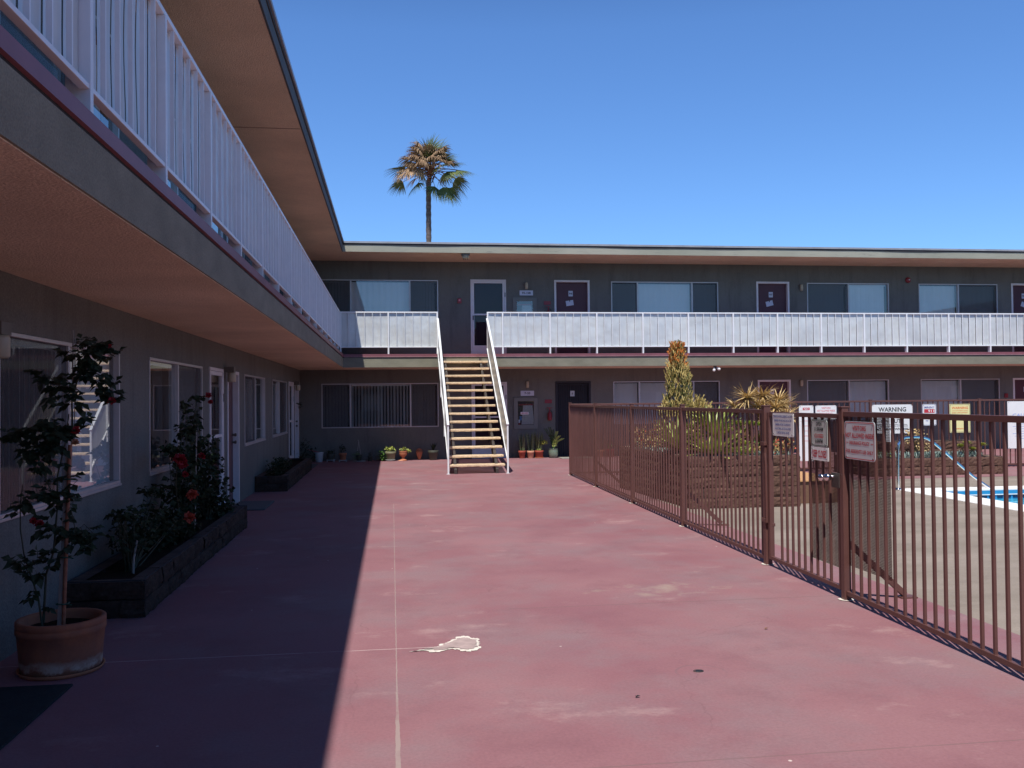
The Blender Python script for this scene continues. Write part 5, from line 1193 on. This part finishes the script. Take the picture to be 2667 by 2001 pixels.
t_ = potted('potted_plant', 'pale orange pot with snake plants, second in the row under the hose cabinet', (3.795, YQ-0.02, 0.0), 0.104, 0.075, 0.21, 'terrapale'); snake(t_, (3.795,YQ,0), 0.18, 16, 0.07, 0.40, 0.60)
t_ = potted('potted_plant', 'wide red pot on a saucer with snake plants and yellow leaves', (4.04, YQ, 0.0), 0.124, 0.10, 0.215, 'terrared', saucer=(0.13,'terra')); snake(t_, (4.02,YQ,0), 0.18, 16, 0.085, 0.40, 0.62)
foliage_part(t_, (4.17,YQ-0.08,0.44), (0.13,0.08,0.07), 90, 0.045, 0.03, 'yellowleaf', 'yellow_leaves'); foliage_part(t_, (4.05,YQ-0.08,0.24), (0.06,0.05,0.03), 18, 0.05, 0.03, 'yellowleaf', 'yellow_leaves')
t_ = thing('potted_plant', (4.43, YQ-0.03, 0), 'round glazed green pot with arching glossy stems beside the black door', 'potted plant')
b = MB(); b.lathe([(0.0,0.0),(0.075,0.0),(0.10,0.02),(0.135,0.10),(0.130,0.20),(0.118,0.245),(0.128,0.255),(0.115,0.258),(0.105,0.22)], (4.43,YQ-0.05,0.0), 28); b.build('pot', M['celadon'], t_, recalc=False)
b = MB(); b.disc(0.11,(4.43,YQ-0.05,0.225)); b.build('soil', M['soil'], t_, recalc=False)
b = MB(); bb = MB()
for (dx, dz, m_) in ((-0.22,0.58,0),(-0.12,0.62,0),(-0.03,0.55,0),(0.10,0.50,1),(0.16,0.38,1),(0.27,0.30,1),(-0.08,0.40,0),(0.05,0.28,1)):
    p0 = Vector((4.43,YQ-0.05,0.22)); p2 = p0+Vector((dx, random.uniform(-.10,.03), dz)); p1 = p0.lerp(p2,0.5)+Vector((-dx*0.15,0,0.06)); bb.tube([p0,p1,p2], [0.007,0.006,0.003], 5, cap=False)
    for k in range(13):
        t2 = 0.25+0.75*k/12; q = p0.lerp(p1,t2*2) if t2 < 0.5 else p1.lerp(p2,t2*2-1)
        for s_ in (-1,1): b.leaf(q, (s_*0.8,random.uniform(-.6,.2),0.5), (0,-1,0.4), 0.062, 0.032, m_, 0.1)
bb.build('stems', M['leafgreen'], t_, recalc=False); b.build('leaves', [mat('glossy_dark_leaf', (0.025,0.055,0.02), 0.25, 0.3, 20), M['leaflime']], t_, recalc=False)
t_ = potted('potted_plant', 'red pot with a leafy plant behind the pool fence by the far wall', (6.05, YQ, 0.0), 0.135, 0.10, 0.22, 'redbox')
foliage_part(t_, (6.02,YQ,0.36), (0.18,0.12,0.16), 110, 0.055, 0.03, 'leafgreen')
t_ = potted('potted_plant', 'small clay pot with thin bushy plant just left of the red pot', (5.78, YQ, 0.0), 0.10, 0.075, 0.20, 'terra')
foliage_part(t_, (5.78,YQ,0.36), (0.13,0.12,0.17), 90, 0.05, 0.028, 'leafgreen')

for o in C.objects:
    if o.name not in POTS0 and o.parent is None: o.location.x *= 1.012

# ------------------------------------------------------------------ big planter
def pencil_tree():
    t_ = thing('pencil_cactus', (4.92, 15.2, 0.70), 'tall conical pencil cactus, yellow below with a bright orange tip', 'succulent')
    st_ = {'stickg': MB(), 'sticky': MB(), 'sticko': MB()}
    tr = MB(); tr.tube([(4.93,15.2,0.68),(4.92,15.2,1.3),(4.94,15.2,1.9),(4.96,15.2,2.35)], [0.04,0.03,0.02,0.01], 8); tr.build('trunk', M['strawdark'], t_)
    def clump(x, y, z, rad, hh, n, kind, L):
        for _ in range(n):
            a = random.uniform(0,2*math.pi); r_ = rad*math.sqrt(random.random())
            p = Vector((x+r_*math.cos(a), y+r_*math.sin(a), z+random.uniform(-hh,hh)))
            d = Vector((math.cos(a)*0.55*r_/max(rad,0.01)+random.uniform(-.2,.2), math.sin(a)*0.55+random.uniform(-.2,.2), 1)).normalized(); l_ = L*random.uniform(.6,1.2)
            b = st_[kind]; q = p + d*l_*0.55; e = q + (d+Vector((random.uniform(-.3,.3),random.uniform(-.3,.3),.1))).normalized()*l_*0.5
            b.tube([p,q,e], [0.0065,0.006,0.004], 4, cap=False)
            for s_ in range(2):
                dd = (d+Vector((random.uniform(-.7,.7),random.uniform(-.7,.7),.3))).normalized(); b.tube([q, q+dd*l_*0.45], [0.0055,0.0035], 4, cap=False)
    prof = [(0.85,0.38),(1.1,0.38),(1.35,0.33),(1.55,0.27),(1.75,0.215),(1.95,0.20),(2.1,0.175),(2.25,0.145),(2.35,0.13),(2.45,0.10)]
    for i, (z, rad) in enumerate(prof):
        t2 = i/len(prof); x = 4.96-0.02*t2
        for k in range(5):
            a = random.uniform(0,2*math.pi)
        outer = 150 if z < 2.2 else 85
        clump(x, 15.2, z, rad*0.6, 0.10, 55, 'stickg', 0.11)
        for _ in range(outer):
            a = random.uniform(0,2*math.pi); rr = rad*random.uniform(0.75,1.05); kind = 'sticky' if z < 2.22 else ('sticky' if random.random() < 0.35 else 'sticko')
            if 1.5 < z < 2.0 and random.random() < 0.28: kind = 'stickg'
            clump(x+rr*math.cos(a), 15.2+rr*math.sin(a), z, 0.02, 0.09, 1, kind, 0.10)
    clump(4.945, 15.2, 2.50, 0.09, 0.05, 70, 'sticko', 0.10)
    for (x, z, r_) in ((5.22,1.55,0.16),(5.33,1.42,0.16),(4.80,1.42,0.16),(5.15,1.40,0.22)): clump(x, 15.1, z, r_, 0.08, 60, 'sticky', 0.12)
    for k, b in st_.items(): b.build({'stickg':'green_twigs','sticky':'yellow_twigs','sticko':'orange_twigs'}[k], M[k], t_, recalc=False)
pencil_tree()
def dragon():
    t_ = thing('spiky_yucca', (5.95, 14.1, 0.70), 'golden dry spiky yucca with long splayed leaves above the fence', 'plant')
    st = MB(); lf = MB()
    heads = [(5.69,13.95,1.60,0.30,70),(6.02,14.1,1.62,0.30,70),(6.30,14.15,1.55,0.30,60),(5.86,13.9,1.46,0.26,60),(6.15,13.9,1.44,0.28,60),(6.42,14.2,1.46,0.26,46),(5.55,14.1,1.45,0.22,40),(5.98,13.8,1.28,0.26,50),(6.28,13.8,1.30,0.26,50)]
    for (x,y,z,L,n) in heads:
        n = int(n*1.5)
        st.tube([(5.95+(x-5.95)*0.25,14.1,0.68),(5.95+(x-5.95)*0.6,14.1,1.0),(x,y,z-0.02)], [0.032,0.026,0.018], 7)
        for k in range(n):
            a = 2*math.pi*k*0.381966; e = random.uniform(-0.6,0.9); lf.blade((x,y,z+0.06*(k/n)), (math.cos(a),math.sin(a),e), L*random.uniform(.7,1.3), 0.026, 0, random.uniform(0.1,0.5), 4, tip=0.05, mid=1.0)
    for (dx,dz) in ((-.27,.08),(-.30,-.02),(.13,.30),(-.12,.22),(.30,.10)):
        for h in (0,1,2): 
            x,y,z = heads[h][:3]; lf.blade((x,y,z), (dx,random.uniform(-.1,.1),dz), 0.36, 0.020, 0, 0.1, 4)
    st.build('stems', M['strawdark'], t_); lf.build('leaves', M['straw'], t_, recalc=False)
dragon()
def rosette(par, c, L, n, W, m, el=(0.1,1.3), droop=0.35, name='leaves', seg=5):
    b = MB()
    for k in range(n):
        a = 2*math.pi*k*0.381966+random.uniform(-.1,.1); t2 = k/n; e = el[0]+(el[1]-el[0])*t2+random.uniform(-.08,.08)
        b.blade(c, (math.cos(a),math.sin(a),e), L*random.uniform(.85,1.1), W, 0, droop*random.uniform(.6,1.3), seg, 0.004, tip=0.03, mid=1.1)
    return b.build(name, M[m], par, recalc=False)
def agave(label, c, L, n, W, m='agave', **kw):
    t_ = thing('agave', c, label, 'succulent', 'agave rosettes in the big planter'); rosette(t_, c, L, n, W, m, **kw); return t_
agave('large green and yellow agave in the front of the big planter', (4.86,13.25,0.74), 0.60, 40, 0.13)
agave('pale spiky agave at the left end of the big planter', (4.45,13.75,0.84), 0.60, 50, 0.08, el=(0.2,1.8), droop=0.1)
agave('tall upright agave behind the big front one in the planter', (5.02,13.65,1.0), 0.58, 44, 0.09, el=(0.3,2.2), droop=0.1)
agave('small green agave low at the right front of the planter', (5.30,13.20,0.74), 0.30, 26, 0.075)
def aeonium(label, base, heads, m='yellowleaf'):
    t_ = thing('aeonium', base, label, 'succulent', 'yellow branching succulents'); st = MB(); lf = MB(); base = Vector(base)
    for (x,y,z,r_) in heads:
        st.tube([base, base.lerp(Vector((x,y,z)),0.55)+Vector((0,0,0.04)), (x,y,z)], [0.018,0.014,0.010], 6)
        for k in range(30):
            a = 2*math.pi*k*0.381966; t2 = k/30; lf.leaf((x,y,z+0.01*t2), (math.cos(a),math.sin(a),0.05+1.2*t2), (0,0,1), r_*1.35*(1.1-0.6*t2), r_*0.6, 0, 0.0, 0.1)
    st.build('stems', M['strawdark'], t_); lf.build('rosettes', M[m], t_, recalc=False)
aeonium('yellow green leafy rosettes on stems, right of the front agave', (5.30,13.5,0.70), [(5.16,13.4,1.12,0.10),(5.32,13.45,1.22,0.11),(5.45,13.5,1.10,0.10),(5.25,13.35,0.98,0.09),(5.50,13.4,1.22,0.10),(5.38,13.3,0.92,0.09)], 'leaflime')
aeonium('yellow rosettes on bare stems behind the agaves', (4.70,13.6,0.70), [(4.58,13.5,1.18,0.09),(4.72,13.6,1.28,0.10),(4.66,13.45,1.05,0.09),(4.80,13.5,1.20,0.09),(4.55,13.55,0.95,0.08)])
aeonium('green rosettes at the foot of the golden yucca', (5.72,13.5,0.70), [(5.62,13.4,1.20,0.10),(5.78,13.45,1.22,0.10),(5.88,13.5,1.10,0.09),(5.70,13.35,1.02,0.09)], 'leaflime')
def dry_tangle(name, label, c, rad, n):
    t_ = thing(name, c, label, 'plant'); b = MB()
    for _ in range(n):
        p = Vector(c)+Vector((random.uniform(-1,1)*rad[0],random.uniform(-1,1)*rad[1],random.uniform(0,0.1))); d = Vector((random.uniform(-.5,.5),random.uniform(-.5,.5),1)).normalized(); h = rad[2]*random.uniform(.5,1)
        b.tube([p, p+d*h*0.5, p+d*h+Vector((random.uniform(-.06,.06),random.uniform(-.06,.06),0))], [0.009,0.007,0.004], 5, random.randint(0,1), cap=False)
        for k in range(5): b.leaf(p+d*h*random.uniform(.3,1), rdir(), rdir(), 0.07, 0.035, random.choice([1,3,3,1,0,2]) if random.random() < 0.8 else 0, 0.3)
    b.build('dry_stems', [M['strawdark'], M['straw'], M['petalorange'], M['leafgreen']], t_, recalc=False)
dry_tangle('dry_shrub', 'tangle of dry brown stems and reddish leaves in the middle of the planter', (5.15,13.9,0.70), (0.75,0.45,0.50), 60)
dry_tangle('dry_shrub', 'reddish dry leaves low under the golden yucca', (5.85,13.30,0.70), (0.25,0.2,0.30), 50)
dry_tangle('dry_shrub', 'dry stems at the back left of the big planter', (4.55,15.2,0.70), (0.3,0.7,0.45), 60)
def ground_cover(name, label, spots, L, W, n, m='bluefinger'):
    b = MB()
    for (x0,x1,y0,y1,z) in spots:
        for _ in range(int(n*(x1-x0)*(y1-y0)*10)):
            p = (random.uniform(x0,x1), random.uniform(y0,y1), z+random.uniform(-.01,.02))
            for k in range(5):
                a = random.uniform(0,2*math.pi); b.blade(p, (math.cos(a)*0.6,math.sin(a)*0.6,1), L*random.uniform(.6,1.1), W, 0, -0.1, 2, 0.002, tip=0.2)
    o = b.build(name, M[m], None, recalc=False); tag(o, label, 'ground cover', kind='stuff'); return o
ground_cover('succulent_ground_cover', 'blue chalky finger succulents spilling along the planter rim', [(4.95,6.0,13.05,13.35,0.70),(4.5,4.95,13.1,13.25,0.70),(4.30,4.55,13.9,15.9,0.70)], 0.13, 0.016, 75)
ground_cover('succulent_ground_cover', 'blue grey succulents filling the low planter beyond the pool', [(9.9,12.3,17.38,17.9,0.33)], 0.15, 0.03, 24)
aeonium('yellow and lime succulent clump in the low planter beyond the pool', (11.95,17.6,0.33), [(11.80,17.5,0.56,0.10),(11.93,17.5,0.62,0.10),(12.05,17.5,0.50,0.09),(12.28,17.5,0.58,0.10),(12.20,17.5,0.48,0.08)])
bush('golden_shrub', 'golden brown shrub in the low planter behind the handrail', (11.05,17.9,0.33), [((11.0,17.9,0.78),(0.30,0.2,0.18),220),((11.1,17.8,0.5),(0.2,0.2,0.2),120)], 0.06, 0.04, 'straw', 8)
bush('small_shrub', 'pale flowering plant at the left end of the low planter', (10.1,17.6,0.33), [((10.05,17.5,0.42),(0.28,0.15,0.09),120)], 0.05, 0.035, 'yellowleaf', 6)

# ------------------------------------------------------------------ near rose tree in the terracotta pot
PX = lambda x: -2.30+(x-43)*0.00225
PZ = lambda y: 0.281+(1629-y)*0.00238
def rose_tree():
    t_ = thing('potted_rose', (-2.048, 5.96, 0), 'tall staked red rose in a wide terracotta pot, lower left', 'potted plant')
    c = (-2.048, 5.96, 0.018); b = MB()
    b.lathe([(0.0,0.0),(0.225,0.0),(0.232,0.01),(0.240,0.12),(0.250,0.225),(0.257,0.232),(0.257,0.262),(0.252,0.266),(0.257,0.272),(0.257,0.302),(0.250,0.308),(0.230,0.308),(0.222,0.29),(0.215,0.24)], c, 48); b.build('pot', potmat(), t_, recalc=False)
    b = MB(); b.lathe([(0,0.0),(0.235,0.0),(0.250,0.024),(0.240,0.024),(0.226,0.008),(0,0.008)], (c[0],c[1],0.001), 40); b.build('saucer', M['terra'], t_, recalc=False)
    b = MB(); m_ = 22; vs = [(c[0],c[1],0.262)]
    for rg in (0.07,0.14,0.218):
        for k in range(m_): vs.append((c[0]+rg*math.cos(2*math.pi*k/m_), c[1]+rg*math.sin(2*math.pi*k/m_), 0.262+random.uniform(-.008,.008)))
    fs = [(0,1+k,1+(k+1)%m_) for k in range(m_)]+[(1+r_*m_+k,1+(r_+1)*m_+k,1+(r_+1)*m_+(k+1)%m_,1+r_*m_+(k+1)%m_) for r_ in range(2) for k in range(m_)]
    b.add(vs, fs, 0, True); b.build('soil', M['soil'], t_, recalc=False)
    Y0 = 5.93
    q = MB(); q.bar((PX(154),Y0,0.24), (PX(178),Y0,PZ(1175)), 0.024, 0.024); q.build('wood_stake', M['stakewood'], t_, bev=0.002)
    q = MB(); q.tube([(PX(167),Y0-0.02,0.24),(PX(186),Y0-0.02,PZ(1160))], 0.0115, 10); q.build('brown_pole', M['stakebrown'], t_)
    q = MB(); q.tube([(PX(186),Y0,PZ(1220)),(PX(189),Y0,PZ(1050)),(PX(192),Y0,PZ(860))], [0.006,0.005,0.004], 6)
    q.tube([(PX(194),Y0,PZ(1150)),(PX(197),Y0,PZ(880))], 0.003, 5); q.build('thin_canes', M['stakewood'], t_)
    for yy in (1250, 1452, 1572):
        q = MB(); zz = PZ(yy); xx = PX(154+(1629-yy)*0.0533+8)
        q.tube([(xx-0.035,Y0-0.02,zz),(xx,Y0-0.045,zz+0.003),(xx+0.035,Y0-0.03,zz),(xx+0.03,Y0+0.02,zz),(xx-0.03,Y0+0.02,zz),(xx-0.035,Y0-0.02,zz)], 0.0045, 5); q.tube([(xx+0.03,Y0-0.03,zz),(xx+0.06,Y0-0.04,zz-0.004)], 0.004, 5); q.build('green_tie', M['tie'], t_)
    st = MB(); lf = MB()
    def cane(pts, r0=0.006, leaves=0, jitter=0.0):
        P_ = [Vector((PX(x), Y0+dy, PZ(y))) for x, y, dy in pts]; n = len(P_)
        st.tube(P_, [r0*(1-0.6*i/(n-1)) for i in range(n)], 6, cap=False)
        for k in range(leaves):
            t2 = random.uniform(0.1,1)*(n-1); i = min(int(t2), n-2); q_ = P_[i].lerp(P_[i+1], t2-i)
            spray(q_, Vector((random.uniform(-1,1), random.uniform(-.8,.3), random.uniform(-.4,.5))))
    def spray(q_, d):
        d.normalize(); L = random.uniform(0.04,0.075); e = q_ + d*L; st.tube([q_, e], [0.0018,0.0012], 4, cap=False)
        sd = d.cross(Vector((0,0,1)))
        if sd.length < .1: sd = Vector((1,0,0))
        sd.normalize()
        s_ = random.uniform(.8,1.25)
        for (f_, s2) in ((0.45,-1),(0.45,1),(0.8,-1),(0.8,1),(1.0,0)):
            dd = (sd*s2*0.9 + d*(0.45 if s2 else 1) + Vector((0,0,random.uniform(-.35,.1)))).normalized()
            lf.leaf(q_.lerp(e, f_), dd, (random.uniform(-.3,.3),-0.6,1), 0.056*s_, 0.040*s_, random.randint(0,1), 0.2)
    cane([(110,1630,0),(97,1560,.02),(82,1500,0),(66,1440,-.02),(57,1375,-.02),(57,1310,-.02),(60,1262,0)], 0.007, 12)
    cane([(105,1625,.05),(112,1500,.05),(135,1440,.03),(146,1330,.02),(150,1240,0),(172,1150,0),(180,1080,0)], 0.008, 12)
    cane([(150,1330,.02),(125,1260,0),(105,1200,-.03),(88,1165,-.04),(60,1160,-.05)], 0.005, 16)
    cane([(178,1120,0),(140,1110,-.03),(95,1125,-.05),(60,1128,-.05),(20,1140,-.05)], 0.005, 22)
    cane([(190,1140,0),(188,1050,0),(205,980,0),(222,930,0),(240,905,-.02),(262,900,0),(290,925,.02),(300,930,.02)], 0.006, 16)
    cane([(190,1050,0),(165,1010,-.03),(140,985,-.05),(118,972,-.05)], 0.004, 14)
    cane([(195,1000,0),(225,960,0),(265,980,0),(285,1020,0),(300,1045,0)], 0.004, 12)
    cane([(215,1105,0),(230,1085,0),(245,1115,0)], 0.003, 4)
    cane([(185,1330,0),(195,1390,.02),(215,1370,.03),(240,1395,.03)], 0.004, 10)
    cane([(185,1390,0),(205,1420,.02),(225,1440,.04)], 0.0035, 9)
    cane([(120,1260,0),(105,1300,-.02),(95,1255,-.03)], 0.0035, 6)
    cane([(82,1500,0),(60,1455,-.04),(30,1478,-.05)], 0.003, 5)
    for (x, y, r_, n) in ((222,905,36,20),(250,925,34,18),(205,945,34,20),(240,975,30,16),(165,1020,32,18),(190,1040,20,10),(130,1130,42,24),(90,1140,36,16),(150,1150,30,14),(90,1180,26,12),(110,1170,24,10),(150,1290,24,12),(200,1310,20,8),(142,1365,26,14),(110,1460,26,12),(190,1390,24,9),(270,990,20,8),(200,1245,16,5),(60,1300,14,4)):
        for _ in range(int(n*0.62)):
            a = random.uniform(0,2*math.pi); rr = r_*math.sqrt(random.random()); q_ = Vector((PX(x+rr*math.cos(a)), Y0+random.uniform(-.10,.08), PZ(y+rr*math.sin(a)))); spray(q_, Vector((random.uniform(-1,1), random.uniform(-.8,.3), random.uniform(-.8,.4))))
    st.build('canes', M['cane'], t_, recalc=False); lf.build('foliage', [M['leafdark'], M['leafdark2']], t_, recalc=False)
    for (x, y, r_, m_) in ((207,1122,0.034,'petalred'),(170,1137,0.026,'petalred'),(97,1352,0.028,'petalred'),(113,1360,0.033,'petalred'),(301,1046,0.030,'petalred'),(297,903,0.014,'petalred')):
        flower(t_, (PX(x), Y0-0.06, PZ(y)), r_, m_)
    flower(t_, (PX(206), Y0-0.06, PZ(1152)), 0.028, 'petalpeach')
def potmat():
    m, t, b, o = nodes('weathered_big_terracotta')
    co = N(t, 'ShaderNodeTexCoord').outputs['Object']
    sep = N(t, 'ShaderNodeSeparateXYZ'); t.links.new(co, sep.inputs[0]); Z = sep.outputs[2]
    c = mix(t, ramp(t, noise(t, co, 7, 5), [(0.35,0.0),(0.65,1.0)]), (0.40,0.135,0.065), (0.27,0.10,0.06))
    wob = mth(t, 'MULTIPLY', mth(t, 'SUBTRACT', noise(t, co, 8, 5, 0.7), 0.5), 0.12)
    zz = mth(t, 'ADD', Z, wob)
    band = mth(t, 'MULTIPLY', ramp(t, zz, [(0.035, 0.0), (0.055, 1.0), (0.085, 0.9), (0.11, 0.0)]), ramp(t, noise(t, co, 16, 5, 0.7), [(0.35, 0.2), (0.6, 1.0)]))
    c = mix(t, mth(t, 'MULTIPLY', band, 0.85), c, (0.62,0.52,0.42))
    low = ramp(t, zz, [(0.01, 1.0), (0.05, 0.0)]); c = mix(t, mth(t, 'MULTIPLY', low, 0.7), c, (0.12,0.09,0.05))
    t.links.new(c, b.inputs['Base Color']); b.inputs['Roughness'].default_value = 0.85; bump(t, b, noise(t, co, 30, 4), 0.3); return m
M['leafdark2'] = mat('dark_rose_leaf_back', (0.045, 0.06, 0.033), 0.7, 0.3, 30, spec=0.25)
rose_tree()

# ------------------------------------------------------------------ left wall planter shrubs
XS = -2.2
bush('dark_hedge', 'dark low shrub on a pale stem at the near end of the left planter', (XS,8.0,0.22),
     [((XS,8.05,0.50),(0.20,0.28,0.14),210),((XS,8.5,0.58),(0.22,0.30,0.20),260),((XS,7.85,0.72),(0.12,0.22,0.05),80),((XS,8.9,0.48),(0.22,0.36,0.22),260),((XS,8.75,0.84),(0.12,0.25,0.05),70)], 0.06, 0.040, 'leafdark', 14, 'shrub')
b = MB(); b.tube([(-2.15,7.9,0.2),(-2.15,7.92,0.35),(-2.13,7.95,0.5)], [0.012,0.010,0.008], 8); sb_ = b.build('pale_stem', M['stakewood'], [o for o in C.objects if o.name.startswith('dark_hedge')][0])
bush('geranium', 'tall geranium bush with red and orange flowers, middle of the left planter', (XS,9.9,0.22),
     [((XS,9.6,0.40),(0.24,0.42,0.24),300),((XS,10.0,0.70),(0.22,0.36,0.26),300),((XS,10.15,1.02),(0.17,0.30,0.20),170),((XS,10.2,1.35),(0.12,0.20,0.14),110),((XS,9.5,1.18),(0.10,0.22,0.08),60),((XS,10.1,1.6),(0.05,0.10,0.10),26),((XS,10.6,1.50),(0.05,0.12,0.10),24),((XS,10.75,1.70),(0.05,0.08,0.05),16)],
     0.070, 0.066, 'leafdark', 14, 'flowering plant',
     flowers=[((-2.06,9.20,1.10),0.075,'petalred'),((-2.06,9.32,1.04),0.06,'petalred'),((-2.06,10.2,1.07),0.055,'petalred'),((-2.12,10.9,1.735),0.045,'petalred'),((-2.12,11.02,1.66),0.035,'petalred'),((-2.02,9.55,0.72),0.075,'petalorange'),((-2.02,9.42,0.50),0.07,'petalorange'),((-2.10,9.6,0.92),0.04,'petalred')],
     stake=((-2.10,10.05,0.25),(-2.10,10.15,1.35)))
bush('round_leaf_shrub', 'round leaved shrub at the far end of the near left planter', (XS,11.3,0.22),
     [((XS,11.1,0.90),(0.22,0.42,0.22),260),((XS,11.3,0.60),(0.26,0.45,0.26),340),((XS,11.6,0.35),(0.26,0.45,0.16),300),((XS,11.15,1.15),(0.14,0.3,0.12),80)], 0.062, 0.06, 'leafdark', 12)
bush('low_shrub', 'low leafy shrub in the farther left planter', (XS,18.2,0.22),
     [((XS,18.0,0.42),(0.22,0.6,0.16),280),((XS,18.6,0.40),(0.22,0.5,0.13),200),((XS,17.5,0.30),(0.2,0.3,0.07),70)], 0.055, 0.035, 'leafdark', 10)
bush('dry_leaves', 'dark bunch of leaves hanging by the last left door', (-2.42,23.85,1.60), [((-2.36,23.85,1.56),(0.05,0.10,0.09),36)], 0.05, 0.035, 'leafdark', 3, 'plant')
t_ = thing('plastic_bag', (-2.30, 12.62, 0), 'crumpled white plastic bag by the foot of the white storm door', 'bag')
b = MB(); n = 16; vs = []
for j2 in range(9):
    ph = math.pi*j2/8
    for k in range(n):
        a = 2*math.pi*k/n; r_ = 0.14*math.sin(ph)*(1+0.22*mnoise.noise(Vector((math.cos(a)*2,math.sin(a)*2,ph*2)))); vs.append((-2.33+r_*math.cos(a)*0.8, 12.62+r_*math.sin(a), 0.19-0.19*math.cos(ph)*(1+0.1*math.sin(a*3))))
b.add(vs, [(j2*n+k, j2*n+(k+1)%n, (j2+1)*n+(k+1)%n, (j2+1)*n+k) for j2 in range(8) for k in range(n)], 0, True); b.build('bag_body', M['bag'], t_, recalc=False)
# small bits of litter on the sunlit floor
for (x, y, lab, m_) in ((1.32, 4.86, 'small dark dead leaf on the sunlit floor', 'black'), (2.61, 6.13, 'tiny dry leaf on the floor in front of the gate', 'strawdark')):
    t_ = thing('dead_leaf', (x, y, 0), lab, 'leaf'); b = MB(); b.leaf((x,y,0.006), (1,0.4,0.15), (0,0,1), 0.03, 0.016, 0, 0, 0.4); b.leaf((x,y,0.006), (0.2,1,0.1), (0,0,1), 0.02, 0.012, 0, 0, 0.4); b.build('leaf_blade', M[m_], t_, recalc=False)
